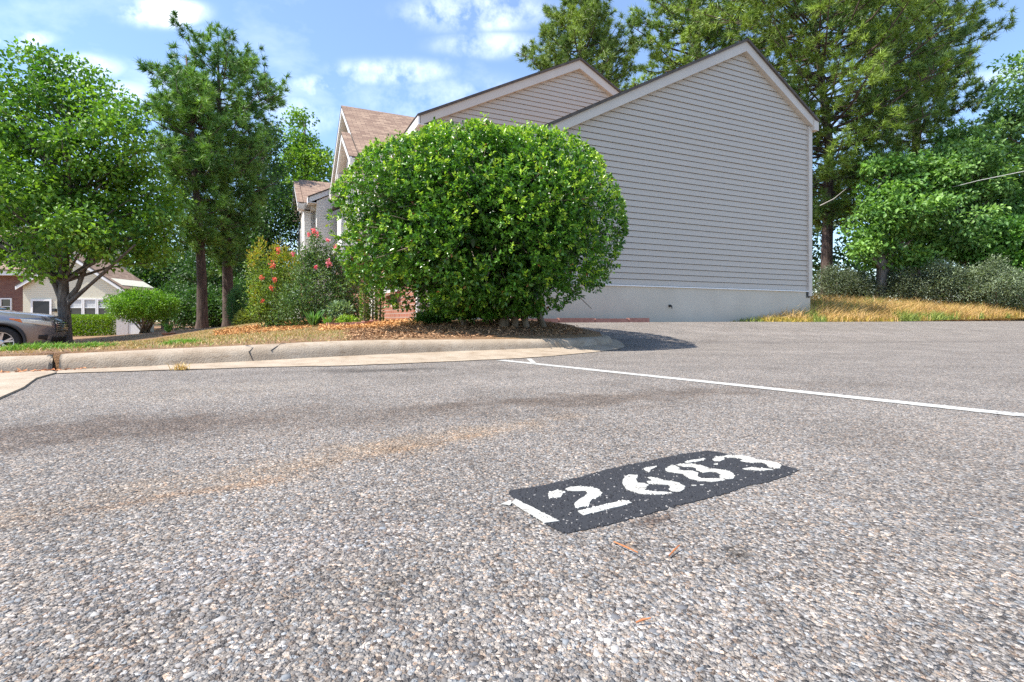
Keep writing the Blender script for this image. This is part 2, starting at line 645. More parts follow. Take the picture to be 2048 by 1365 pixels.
grid_obj('ground', spaced((-90, -20, 7), (-20, -6, 1.0), (-6, 6, .11), (6, 20, .5), (20, 70, 5)),
         spaced((-12, 3, 1.5), (3, 9.5, .09), (9.5, 24, .5), (24, 90, 6)), zter, M['soil'])

# stains on the asphalt: (x, y, half length, half width, angle, colour factor, grain)
_st = [(-.75, 1.80, 1.6, .32, 20, (.82, .79, .77)), (-1.35, 1.62, .6, .28, 20, (.74, .70, .68)), (.55, 2.36, 1.3, .17, 18, (.72, .68, .65)),
       (-.45, 1.30, .95, .12, 41, (1.06, .985, .90)), (-.66, 1.04, .24, .02, 33, (1.05, .88, .74)), (-.30, 1.40, .30, .03, 42, (1.02, .93, .84)),
       (-.2, 1.58, .6, .09, 40, (1.08, 1.02, .95)),
       (-.95, 3.50, .46, .085, 8, (.42, .42, .43)), (-.75, 3.62, .30, .05, 12, (.5, .5, .5)), (.243, .915, .055, .012, 25, (.35, .25, .2)), (.345, .777, .045, .016, 5, (.35, .34, .31)),
       (-.17, .69, .025, .012, 0, (.5, .48, .45)), (.50, .68, .22, .07, 10, (1.25, 1.25, 1.24)), (.20, .62, .16, .06, 30, (1.16, 1.16, 1.16)),
       (.02, .585, .14, .05, 0, (1.14, 1.14, 1.14)), (-.32, .80, .3, .1, 30, (1.06, 1.06, 1.08)), (1.3, 1.5, .8, .2, 25, (1.08, 1.07, 1.06)),
       (4.5, 7.6, 4.5, .28, 8, (.82, .82, .83)), (3.2, 5.6, 2.8, .2, 6, (1.1, 1.1, 1.1)), (6.5, 9.5, 4, .3, 12, (1.12, 1.12, 1.13)),
       (.1, 2.9, 1.6, .2, 24, (1.1, 1.1, 1.1)), (-1.6, 2.5, .8, .35, 24, (1.14, 1.13, 1.1))]


def vnoise(x, y, s, seed=0):
    r = np.random.default_rng(seed).random((64, 64))
    xi, yi = x * s, y * s
    x0, y0 = np.floor(xi).astype(int), np.floor(yi).astype(int)
    fx, fy = xi - x0, yi - y0
    fx, fy = fx * fx * (3 - 2 * fx), fy * fy * (3 - 2 * fy)
    g = lambda a, b: r[a % 64, b % 64]
    return (g(x0, y0) * (1 - fx) + g(x0 + 1, y0) * fx) * (1 - fy) + (g(x0, y0 + 1) * (1 - fx) + g(x0 + 1, y0 + 1) * fx) * fy


def stain(x, y):
    c = np.ones((len(x), 3))
    wob = .7 * (vnoise(x, y, 9, 1) - .5) + .5 * (vnoise(x, y, 23, 2) - .5)
    for (cx, cy, a, b, ang, col) in _st:
        t = math.radians(ang)
        p = ((x - cx) * math.cos(t) + (y - cy) * math.sin(t)) / a
        q = (-(x - cx) * math.sin(t) + (y - cy) * math.cos(t)) / b
        w = np.clip(1.25 - np.sqrt(p * p + q * q) + wob, 0, 1)[:, None]
        w = w * w * (3 - 2 * w)
        c *= 1 + (np.array(col) - 1) * w
    return c


grid_obj('road', spaced((-14, -2, 1), (-2, 2.6, .035), (2.6, 10, .25), (10, 60, 2)),
         spaced((-8, -1, 1), (-1, .3, .2), (.3, 3, .03), (3, VFAR, .14)), zroad, M['asphalt'], stain, cut=lambda x, y: inside(ISL, x, y))

# lower street where the car stands
uo = [(-9.6, 9.4), (-10.3, 13.2), (-16, 17.5), (-34, 22), (-40, 6), (-18, 4)]
b = MB()
b.prism([(x, y, -.60) for x, y in uo], (0, 0, -.4))
lr = b.obj('lower_street', M['asphalt'], col=np.ones((12, 3)))
tag(lr, kind='structure')

# kerb: rounded section swept along the line, split at the open joint
prof = [(-.012, -.05), (0, .0), (.012, .35), (.022, .62), (.05, .86), (.095, .985), (.15, 1.0), (.20, .985), (.235, .9), (.24, .0)]


def sweep(name, i0, i1, cap=True):
    vs, fs = [], []
    n = len(prof)
    for i in range(i0, i1 + 1):
        x, y, zb, zt = KC[i]
        for (o, f) in prof:
            w = .004 * math.sin(i * 2.3 + o * 40)
            q = KC[i, :2] + KN[i] * (o + w)
            vs.append((q[0], q[1], zb + (zt - zb) * f if f >= 0 else zb - .05))
    m = i1 - i0
    for i in range(m):
        for k in range(n - 1):
            fs.append((i * n + k, (i + 1) * n + k, (i + 1) * n + k + 1, i * n + k + 1))
    fs += [tuple(range(n - 1, -1, -1)), tuple(m * n + k for k in range(n))]
    return tag(mesh_obj(name, vs, fs, M['concrete'], None, True), kind='structure')


JT = int(np.argmin(np.abs(KC[:, 0] + 3.02)))
KC2 = KC.copy()
# shorten both pieces at the joint by moving their end sections apart
tj = _t[JT]
KC_save = KC[JT].copy()
KC[JT, :2] = KC_save[:2] - tj * .055
sweep('curb', 0, JT)
KC[JT, :2] = KC_save[:2] + tj * .012
sweep('curb.001', JT, len(KC) - 1)
KC[JT] = KC_save
# hairline cracks across the kerb
cr = thing('curb_crack', 'dark forked crack running down the curb face', 'crack', (0, 0, 0))
for (ia, seq) in ((int(np.argmin(np.abs(KC[:, 0] + 2.0))), [(9, 0), (6, .02), (5, -.02), (4, .03), (3, 0), (1, .03)]), (int(np.argmin(np.abs(KC[:, 0] + 1.78))), [(6, .05), (5, .0), (4, -.03), (3, -.08)])):
    pts = []
    for (pj, sh) in seq:
        o_, f_ = prof[min(pj, len(prof) - 2)]
        q_ = KC[ia, :2] + KN[ia] * o_ + _t[ia] * sh
        pts.append((q_[0], q_[1], KC[ia, 2] + (KC[ia, 3] - KC[ia, 2]) * max(f_, 0) + .0005))
    MB().tube(pts, [.0035, .003, .0036, .003, .0034, .002][:len(pts)], 5).obj('crack_line', M['dark'], cr)

# gutter pan between the kerb foot and the asphalt edge
AE = catmull(np.array([(-2.86, 3.30), (-2.27, 3.53), (-1.59, 3.77), (-1.18, 3.86), (-.126, 4.43), (.396, 4.86), (1.02, 5.62), (1.30, 6.15), (1.42, 6.7), (1.44, 7.2)]), 6)
GI = [k for k in range(len(KC)) if k >= JT and KC[k, 1] < 7.3 and k < len(KC) - 20] or list(range(JT, len(KC)))
m = len(AE)
gi = np.linspace(JT, int(np.argmax(KC[:, 0])) + 4, m)
vs, fs = [], []
for k in range(m):
    i = int(round(gi[k]))
    kx, ky = KC[i, :2] + KN[i] * .03
    kz = KC[i, 2] + .006
    ex, ey = AE[k]
    jit = .012 * math.sin(k * 3.1) + .008 * math.sin(k * 7.7)
    ez = float(zroad(ex, ey)) + .005
    vs += [(ex + jit * .4, ey + jit, ez), ((ex + kx) / 2, (ey + ky) / 2, (ez * .55 + kz * .45)), (kx, ky, kz)]
for k in range(m - 1):
    for j in range(2):
        fs.append((k * 3 + j, (k + 1) * 3 + j, (k + 1) * 3 + j + 1, k * 3 + j + 1))
tag(mesh_obj('gutter', vs, fs, M['concrete'], None, True), kind='structure')
ap = [(-2.88, 3.32), (-2.72, 3.0), (-2.60, 2.84), (-2.42, 2.60), (-2.2, 2.25), (-1.2, .6), (-.8, -3)] + [(-12, -3.2)] + [tuple(KC[i, :2] + KN[i] * .02) for i in range(0, JT + 1, 4)]
b = MB()
b.prism([(x, y, -.02) for x, y in ap], (0, 0, .03))
tag(b.obj('concrete_apron', M['concrete']), kind='structure')

# loose and embedded aggregate in the foreground
def pip(poly, x, y):
    return inside(np.array(poly), x, y)


def z7(l, k=2.926, ox=960, oy=850):
    return [G(ox + a / k, oy + b / k, .002) for a, b in l]


PATCH = z7([(165, 400), (185, 380), (350, 355), (600, 300), (780, 250), (960, 215), (1150, 175), (1330, 150), (1400, 158), (1480, 180), (1600, 200), (1750, 228), (1870, 262),
            (1800, 295), (1700, 330), (1560, 355), (1490, 385), (1300, 435), (1050, 500), (900, 545), (720, 590), (500, 632), (430, 605), (380, 575), (300, 530), (200, 430)])
D1 = [z7([(215, 740), (260, 695), (820, 980), (640, 1005)], 6.4, 990, 890), z7([(90, 760), (180, 715), (215, 740), (190, 775)], 6.4, 990, 890)]
D2 = [z7(l, 6.4, 990, 890) for l in ([(680, 650), (700, 615), (800, 580), (900, 605), (850, 640), (850, 675), (690, 690)],
      [(890, 565), (950, 545), (1080, 535), (1250, 550), (1330, 580), (1370, 620), (1350, 655), (1250, 700), (1200, 760), (1190, 785), (1020, 815), (1010, 770), (1060, 705), (1170, 655), (1190, 610), (1150, 592), (1000, 595), (930, 590)],
      [(1050, 855), (1090, 845), (1650, 710), (1750, 745), (1660, 775), (1140, 905)])]
R2 = (6.0235, 1280, 880)
D6 = [[G(a, b, .002) for a, b in [(1245.5, 963.4), (1249.4, 954), (1258.8, 950.2), (1276, 951.7), (1272, 958.8), (1273.6, 966.6), (1290, 967.2), (1296.6, 971), (1291.6, 976.3), (1290, 982.1), (1306.6, 983.8),
       (1334.8, 984.6), (1344.7, 987.6), (1321.5, 990.4), (1293.3, 989.9), (1280, 988), (1255.6, 980.6), (1246.3, 969.7)]],
      z7([(70, 505), (180, 495), (320, 495), (450, 515), (540, 560), (530, 600), (470, 630), (400, 625), (350, 600), (385, 575), (340, 545), (200, 535), (110, 535)], *R2),
      z7([(40, 350), (110, 330), (205, 318), (180, 345), (130, 360), (110, 395), (70, 380)], *R2), z7([(85, 455), (130, 450), (260, 480), (250, 494), (150, 490)], *R2)]
D8 = [z7(l, *R2) for l in ([(305, 355), (375, 310), (440, 320), (470, 345), (450, 365), (520, 375), (610, 375), (700, 400), (690, 440), (740, 465), (860, 470), (1000, 470), (1030, 490), (880, 508), (720, 500), (600, 470), (530, 430), (510, 412), (420, 400), (330, 385)],
      [(430, 305), (500, 292), (620, 292), (740, 310), (810, 335), (850, 350), (960, 358), (1080, 380), (1140, 430), (1120, 470), (1060, 480), (960, 455), (975, 420), (930, 395), (860, 390), (760, 400), (720, 380), (670, 365), (680, 345), (640, 330), (540, 328)],
      [(540, 270), (600, 252), (760, 228), (800, 236), (720, 258), (570, 282)], [(620, 548), (680, 548), (675, 556), (630, 556)], [(720, 543), (768, 541), (760, 550), (725, 551)])]
D3 = [z7(l, *R2) for l in ([(875, 240), (920, 205), (1000, 210), (1020, 240), (960, 262), (895, 258)],
      [(985, 205), (1050, 190), (1200, 190), (1320, 205), (1400, 240), (1560, 260), (1650, 275), (1700, 305), (1690, 345), (1640, 352), (1550, 330), (1530, 300), (1460, 275), (1340, 280), (1260, 270), (1210, 255), (1250, 235), (1180, 222), (1060, 218)],
      [(1240, 350), (1330, 335), (1580, 355), (1600, 365), (1440, 375), (1280, 365)], [(890, 293), (940, 291), (935, 302), (900, 302)])]

NS = 50000
yy = (0.44 ** .45 + rng.random(NS) * (2.5 ** .45 - .44 ** .45)) ** (1 / .45)
xx = (rng.random(NS) - .5) * 2.12 * yy
sz = np.clip(rng.lognormal(math.log(.0017), .46, NS), .0010, .0052) * (.9 + .12 * yy)
hgt = np.minimum(sz * rng.uniform(.05, .22, NS), .0014) * np.clip(1.35 - .35 * yy, .35, 1)
pal = np.array([(.36, .342, .325), (.29, .272, .26), (.25, .236, .228), (.20, .19, .186), (.46, .435, .41), (.31, .265, .225), (.22, .235, .245), (.10, .098, .10), (.34, .285, .24), (.27, .245, .232)])
pal = .205 + (pal - .205) * .52
ci = rng.choice(len(pal), NS, p=[.15, .20, .18, .13, .08, .05, .06, .05, .03, .07])
sc_col = pal[ci] * np.array([.94, .905, .88]) * rng.uniform(.8, 1.2, (NS, 1)) * (.66 + .62 * vnoise(xx + 5, yy + 5, 3.1, 41))[:, None] * stain(xx, yy)
inp = pip(PATCH, xx, yy)
ind = np.zeros(NS, bool)
for l in D1 + D2 + D6 + D8 + D3:
    ind |= pip(l, xx, yy)
wear = rng.random(NS)
sc_col[inp & (wear > .09)] = (.042, .043, .048)
sc_col[ind & (wear > .10)] = (.45, .44, .40)
hgt[inp | ind] *= .8
# extra painted grit inside the stencilled patch, and sparse larger flakes near the eye
pbx = np.array(PATCH)
ex_n = 9000
ex_x = rng.uniform(pbx[:, 0].min(), pbx[:, 0].max(), ex_n)
ex_y = rng.uniform(pbx[:, 1].min(), pbx[:, 1].max(), ex_n)
kk = pip(PATCH, ex_x, ex_y)
ex_x, ex_y = ex_x[kk], ex_y[kk]
ex_d = np.zeros(len(ex_x), bool)
for l in D1 + D2 + D6 + D8 + D3:
    ex_d |= pip(l, ex_x, ex_y)
ex_c = np.where(ex_d[:, None], np.array([(.45, .44, .40)]), np.array([(.030, .031, .036)])) * rng.uniform(.6, 1.5, (len(ex_x), 1))
wn_ = rng.random(len(ex_x))
ex_c[wn_ < .05] = (.24, .23, .22)
fl_n = 420
fl_y = rng.uniform(.46, 1.05, fl_n)
fl_x = (rng.random(fl_n) - .5) * 2.1 * fl_y
fl_c = np.array([(.25, .245, .24), (.31, .295, .28), (.19, .20, .21), (.24, .21, .18), (.12, .12, .125), (.33, .315, .295)])[rng.integers(0, 6, fl_n)] * stain(fl_x, fl_y)
fk_ = ~pip(PATCH, fl_x, fl_y)
fl_x, fl_y, fl_c = fl_x[fk_], fl_y[fk_], fl_c[fk_]
xx, yy = np.r_[xx, ex_x, fl_x], np.r_[yy, ex_y, fl_y]
sz = np.r_[sz, rng.uniform(.0014, .0034, len(ex_x)), rng.uniform(.0036, .0072, len(fl_x))]
hgt = np.r_[hgt, rng.uniform(.0006, .0016, len(ex_x)), rng.uniform(.0008, .0016, len(fl_x))]
sc_col = np.vstack([sc_col, ex_c, fl_c])
inp = np.r_[inp, np.ones(len(ex_x), bool), np.zeros(len(fl_x), bool)]
ind = np.r_[ind, ex_d, np.zeros(len(fl_x), bool)]
NS = len(xx)
apo = pip(ap, xx, yy)
keep = ~apo
xx, yy, sz, hgt, sc_col, inp, ind = xx[keep], yy[keep], sz[keep], hgt[keep], sc_col[keep], inp[keep], ind[keep]
NS = len(xx)
k = np.arange(5) * 2 * math.pi / 5
ang = k[None] + rng.uniform(0, 6.28, (NS, 1)) + rng.uniform(-.5, .5, (NS, 5))
el = rng.uniform(.4, 1.0, (NS, 1))
rr = rng.uniform(.55, 1.3, (NS, 5)) * sz[:, None]
rot = rng.uniform(0, 3.14, (NS, 1))
lx, ly = rr * np.cos(ang), rr * np.sin(ang) * el
bx, by = lx * np.cos(rot) - ly * np.sin(rot), lx * np.sin(rot) + ly * np.cos(rot)
base = np.stack([bx + xx[:, None], by + yy[:, None], np.full((NS, 5), -.001)], -1)
tilt = rng.uniform(-.25, .25, (NS, 2))
topz = hgt[:, None] + (bx * .7 * tilt[:, :1] + by * .7 * tilt[:, 1:])
top = np.stack([bx * .8 + xx[:, None], by * .8 + yy[:, None], topz], -1)
top[..., 2] += np.where(ind, .0029, np.where(inp, .0015, 0.0))[:, None]
SV = np.concatenate([base, top], 1).reshape(-1, 3)
q = []
for j in range(5):
    j2 = (j + 1) % 5
    q += [(j, j2, 5 + j2), (j, 5 + j2, 5 + j)]
q += [(5, 6, 7), (5, 7, 8), (5, 8, 9)]
q = np.array(q)
idx = (np.arange(NS)[:, None, None] * 10 + q[None]).reshape(-1, 3)
o = tri_obj('road_aggregate', SV, idx, M['stone'], None, np.repeat(sc_col, 10, 0))
tag(o, 'small grey and tan stones embedded in the asphalt surface', 'gravel', kind='stuff')

# painted number and stripe
pn = thing('parking_number', 'white stencilled digits 12683 on a black painted patch on the asphalt', 'road marking', (*PATCH[0], 0))
off = Vector(pn.location)


def flat(name, polys, z, mat, parent, th=.0012, jitter=.0):
    b = MB()
    for pl in polys:
        if jitter:
            out = []
            for i in range(len(pl)):
                p0, p1 = np.array(pl[i]), np.array(pl[(i + 1) % len(pl)])
                n = max(1, int(np.linalg.norm(p1 - p0) / .009))
                for t in range(n):
                    out.append(tuple(p0 + (p1 - p0) * t / n + rng.normal(0, jitter, 2)))
            pl = out
        b.prism([(x - off.x, y - off.y, z) for x, y in pl][::-1], (0, 0, -th))
    return b.obj(name, mat, parent)


flat('paint_patch', [PATCH], .0016, M['black_paint'], pn, .0012, .0016)
for dg in (D1, D2, D6, D8, D3):
    flat('digit', dg, .0030, M['white_paint'], pn, .0012, .0009)

L0, L1 = G(1000, 721), G(2048, 832)
dv = np.array(L1) - np.array(L0)
ln = np.linalg.norm(dv)
dv /= ln
nv = np.array([-dv[1], dv[0]])
ps = thing('parking_stripe', 'long thin white painted stripe running across the asphalt from the curb', 'road marking', (*L0, 0))
off = Vector(ps.location)
vs, fs = [], []
NN = 260
LT = ln + 2.2
for i in range(NN + 1):
    t = i / NN * LT
    c = np.array(L0) + dv * t
    for s in (-1, 1):
        w = .045 + rng.normal(0, .0022)
        p = c + nv * s * w
        vs.append((p[0] - off.x, p[1] - off.y, float(zroad(*p)) + .0025))
for i in range(NN):
    fs.append((i * 2, i * 2 + 2, i * 2 + 3, i * 2 + 1))
mesh_obj('stripe', vs, fs, M['line_paint'], ps)
a, b_ = G(1058, 719), G(1068, 728)
flat('cross_tick', [[(a[0] - .02, a[1]), (b_[0] - .02, b_[1]), (b_[0] + .02, b_[1]), (a[0] + .02, a[1])]], .0055, M['line_paint'], ps)

# ------------------------------------------------------------------ houses
def zb(u, v):
    x, y = uv2xy(u, v)
    return float(zground(x, y))


def house(name, label, u0, v0, z0, cat='house', rz=A0):
    x, y = uv2xy(u0, v0)
    return thing(name, label, cat, (x, y, z0), rz)


def slab(name, q, th, mat, parent, edge=None):
    """roof slab: q = four top corners (eave start, eave end, ridge end, ridge start), with uv in metres"""
    q = [Vector(p) for p in q]
    n = (q[1] - q[0]).cross(q[3] - q[0]).normalized()
    if n.z < 0:
        n = -n
    e = (q[1] - q[0]).normalized()
    w = (q[3] - q[0])
    w = (w - e * w.dot(e)).normalized()
    uv = [((p - q[0]).dot(e), (p - q[0]).dot(w)) for p in q]
    o = mesh_obj(name, q, [(0, 1, 2, 3) if (q[1] - q[0]).cross(q[3] - q[0]).z > 0 else (3, 2, 1, 0)], mat, parent, uv=uv)
    b = MB()
    b.prism([p - n * .004 for p in q], -n * th)
    b.obj('roof_edge', edge or M['shingle_edge'], o)
    return o


def bar(b, p0, p1, dn, h, t0, t1):
    """board whose top edge runs p0-p1 in a vertical plane; h = depth downwards, from t0 to t1 along dn"""
    p0, p1, dn = Vector(p0), Vector(p1), Vector(dn)
    dz_ = Vector((0, 0, -h))
    b.hexa([p0 + dz_ + dn * t0, p1 + dz_ + dn * t0, p1 + dz_ + dn * t1, p0 + dz_ + dn * t1, p0 + dn * t0, p1 + dn * t0, p1 + dn * t1, p0 + dn * t1])
    return b


def boards(par, ul, ur, zlo, rake, step, yw, mat):
    """lap siding on an end wall: local x from ul to ur, wall plane y = yw, rake = list of (x, z) roof line"""
    xs = [p[0] for p in rake]
    zs = [p[1] for p in rake]
    ztop = max(zs)
    ia = zs.index(ztop)

    def span(z):
        a, b_ = ul, ur
        if z > zs[0]:
            a = max(a, np.interp(z, zs[:ia + 1], xs[:ia + 1]))
        if z > zs[-1]:
            b_ = min(b_, np.interp(-z, [-q for q in zs[ia:]], xs[ia:]))
        return a, b_
    z = zlo
    while z < ztop - .05:
        z1 = min(z + step - .010, ztop - .02)
        a0, b0 = span(z)
        a1, b1 = span(z1)
        if b0 - a0 > .05:
            b1 = max(b1, a1 + .01)
            w = random.uniform(-.002, .002)
            mb = MB()
            mb.hexa([(a0, yw - .034 + w, z), (b0, yw - .034 + w, z), (b0, yw - .006, z), (a0, yw - .006, z),
                     (a1, yw - .016 + w, z1), (b1, yw - .016 + w, z1), (b1, yw - .006, z1), (a1, yw - .006, z1)])
            mb.obj('siding_board', mat, par)
        z += step


def window(par, axis, c, w, h, d, panes=(2, 2), mat_g=None, blind=False):
    """window on a face: axis 'x' = face normal -x (width along y), 'y' = face normal -y (width along x)"""
    x, y, z = c
    t = .07

    def bx(b, a0, a1, d0, d1, z0, z1):
        if axis == 'y':
            b.box(x + a0, x + a1, y - d1, y - d0, z + z0, z + z1)
        else:
            b.box(x - d1, x - d0, y + a0, y + a1, z + z0, z + z1)
    b = MB()
    bx(b, -w / 2 - t, -w / 2, 0, d, -t, h + t)
    bx(b, w / 2, w / 2 + t, 0, d, -t, h + t)
    bx(b, -w / 2, w / 2, 0, d, h, h + t)
    bx(b, -w / 2, w / 2, 0, d + .03, -t, 0)
    fr = b.obj('window', M['trim'], par)
    b = MB()
    for i in range(1, panes[0]):
        a = -w / 2 + w * i / panes[0]
        bx(b, a - .014, a + .014, .012, d * .7, .001, h - .001)
    for i in range(1, panes[1]):
        a = h * i / panes[1]
        bx(b, -w / 2 + .001, w / 2 - .001, .014, d * .72, a - .018, a + .018)
    b.obj('muntin', M['trim'], fr)
    for i in range(panes[0]):
        for j in range(panes[1]):
            g = MB()
            bx(g, -w / 2 + w * i / panes[0] + .002, -w / 2 + w * (i + 1) / panes[0] - .002, .004, .011, h * j / panes[1] + .002, h * (j + 1) / panes[1] - .002)
            g.obj('pane', M['curtain'] if blind and j >= 1 else M['glass'], fr)
    return fr


ROWG = 'attached houses of the row'
# --- house A: grey end wall with the tall lop-sided gable
uA0, uA1, vA, vB, zA = 2.36, 12.46, 8.9, 12.4, .22
hA = house('townhouse', 'grey-sided end house with blank clapboard gable wall facing the asphalt', uA0, vA, zA)
W_ = uA1 - uA0
apx, apz = 10.1 - uA0, 6.82 - zA
fe = (-.26, 2.62 - zA)
be = (W_ + .10, 5.35 - zA)
D_ = vB - vA
fz = 1.03 - zA
MB().box(0, W_, .02, D_, -.3, fz - .01).obj('foundation', M['stucco'], hA)
gab = [(0.03, 0.05, fz), (W_ - .03, .05, fz), (W_ - .03, .05, be[1] - .12), (apx, .05, apz - .12), (.03, .05, fe[1] + .05)]
MB().prism(gab, (0, D_ - .06, 0)).obj('wall', M['gap_shade'], hA)
sl_f = (apz - fe[1]) / (apx - fe[0])
sl_b = (apz - be[1]) / (be[0] - apx)
rk = [(0, apz - (apx) * sl_f - .2), (apx, apz - .2), (W_, apz - (W_ - apx) * sl_b - .2)]
boards(hA, .02, W_ - .10, fz + .02, rk, .127, .05, M['siding'])
MB().box(-.01, W_ - .012, -.015, .045, fz - .012, fz + .012).obj('starter_strip', M['trim'], hA)
MB().box(W_ - .10, W_ + .02, -.022, .09, fz - .12, be[1] - .16).obj('corner_board', M['trimgrey'], hA)
MB().box(-.02, .08, -.022, .09, fz - .02, fe[1] + .06).obj('corner_board', M['trimgrey'], hA)
b = MB()
bar(b, (fe[0], 0, fe[1]), (apx, 0, apz), (0, 1, 0), .24, -.085, .045)
b.obj('rake_board', M['trimgrey'], hA)
b = MB()
bar(b, (apx + .002, 0, apz), (be[0], 0, be[1]), (0, 1, 0), .24, -.085, .045)
b.obj('rake_board', M['trimgrey'], hA)
b = MB()
b.box(W_ - .02, be[0] + .05, -.105, .06, be[1] - .26, be[1] - .02)
b.obj('eave_return', M['trimgrey'], hA)
slab('roof', [(fe[0] - .06, -.13, fe[1] - .03), (fe[0] - .06, D_, fe[1] - .03), (apx, D_, apz + .05), (apx, -.13, apz + .05)], .05, M['shingle'], hA)
slab('roof', [(be[0] + .06, D_, be[1] - .0), (be[0] + .06, -.13, be[1] - .0), (apx, -.13, apz + .05), (apx, D_, apz + .05)], .05, M['shingle'], hA)
# brick front, low window
MB().box(-.06, 0.0, .10, D_, fz - 1.1, fe[1] - .02).obj('brick_front', M['brick'], hA)
MB().box(-.05, .0, 0.0, .10, fz - 1.1, fe[1] - .02).obj('corner_trim', M['trim'], hA)
window(hA, 'x', (-.06, 1.9, .72), 1.1, 1.1, .06)
MB().box(-.16, -.06, 1.2, 2.6, .60, .648).obj('brick_sill', M['brick'], hA)
# small cross gable whose ridge shows against the next wall
slab('porch_roof', [(0.4, 1.3, 3.3), (4.4, 1.3, 3.3), (4.4, D_ - .1, 4.42), (.4, D_ - .1, 4.42)], .06, M['shingle'], hA)
b = MB()
b.prism([(.5, 1.5, 3.1), (.5, D_ - .1, 3.1), (.5, D_ - .1, 4.3), (.5, 1.5, 3.25)], (3.7, 0, 0))
b.obj('porch_gable', M['siding_white'], hA)
# small wall fittings
x_, y_ = 7.0 - uA0, 0
b = MB()
b.tube([(5.53, .02, .40), (5.53, -.05, .40), (5.53, -.06, .34)], [.014, .014, .012], 8)
b.box(5.505, 5.555, -.005, .02, .375, .425)
b.obj('hose_tap', M['dark'], hA)
b = MB()
for k in range(2):
    b.box(W_ - .15 + k * .07, W_ - .11 + k * .07, -.0, .03, fz - .16, fz - .015)
b.obj('wall_vent', M['dark'], hA)

# --- house B
uB0, uB1, vC, zB = 3.62, 12.1, 16.0, .25
hB = house('townhouse', 'second house of the row, its grey gable rising above the end roof', uB0, vB, zB)
W_ = uB1 - uB0
apx, apz = 7.75 - uB0, 7.46 - zB
fe, be = (3.28 - uB0, 5.22 - zB), (W_ + .1, 5.25 - zB)
D_ = vC - vB
gab = [(0, .05, -.2), (W_, .05, -.2), (W_, .05, be[1] - .1), (apx, .05, apz - .12), (0, .05, fe[1] + .02)]
MB().prism(gab, (0, D_ - .06, 0)).obj('wall', M['gap_shade'], hB)
sl_f = (apz - fe[1]) / (apx - fe[0])
sl_b = (apz - be[1]) / (be[0] - apx)
rk = [(0, apz - apx * sl_f - .2), (apx, apz - .2), (W_, apz - (W_ - apx) * sl_b - .2)]
boards(hB, .02, W_ - .05, 3.2, rk, .127, .05, M['siding'])
MB().box(-.02, .09, -.022, .09, -.2, fe[1] - .1).obj('corner_board', M['trim'], hB)
for a_, c_ in (((fe[0], 0, fe[1]), (apx, 0, apz)), ((apx + .002, 0, apz), (be[0], 0, be[1]))):
    b = MB()
    bar(b, a_, c_, (0, 1, 0), .24, -.085, .045)
    b.obj('rake_board', M['trimgrey'], hB)
b = MB()
b.box(fe[0] - .02, .02, -.09, D_ - .05, fe[1] - .24, fe[1] - .21)
b.obj('soffit', M['soffit'], hB)
b = MB()
b.box(fe[0] - .06, fe[0] - .02, -.10, D_ - .02, fe[1] - .24, fe[1] + .0)
b.obj('fascia', M['trim'], hB)
slab('roof', [(fe[0] - .08, -.13, fe[1] + .0), (fe[0] - .08, D_, fe[1] + .0), (apx, D_, apz + .05), (apx, -.13, apz + .05)], .05, M['shingle'], hB)
slab('roof', [(be[0] + .06, D_, be[1]), (be[0] + .06, -.13, be[1]), (apx, -.13, apz + .05), (apx, D_, apz + .05)], .05, M['shingle'], hB)
MB().box(-.05, 0, .1, D_ - .02, -.2, 2.5).obj('brick_front', M['brick'], hB)
MB().box(-.04, 0, .1, D_ - .02, 2.5, fe[1] - .2).obj('front_siding', M['siding_white'], hB)
window(hB, 'x', (-.04, 1.9, 3.4), 1.0, 1.2, .06)
b = MB()
b.tube([(.06, -.05, fe[1] - .25), (.06, -.05, 0)], [.035, .035], 6)
b.obj('downspout', M['dark'], hB)

# --- houses C and D: nested front gables seen almost edge-on


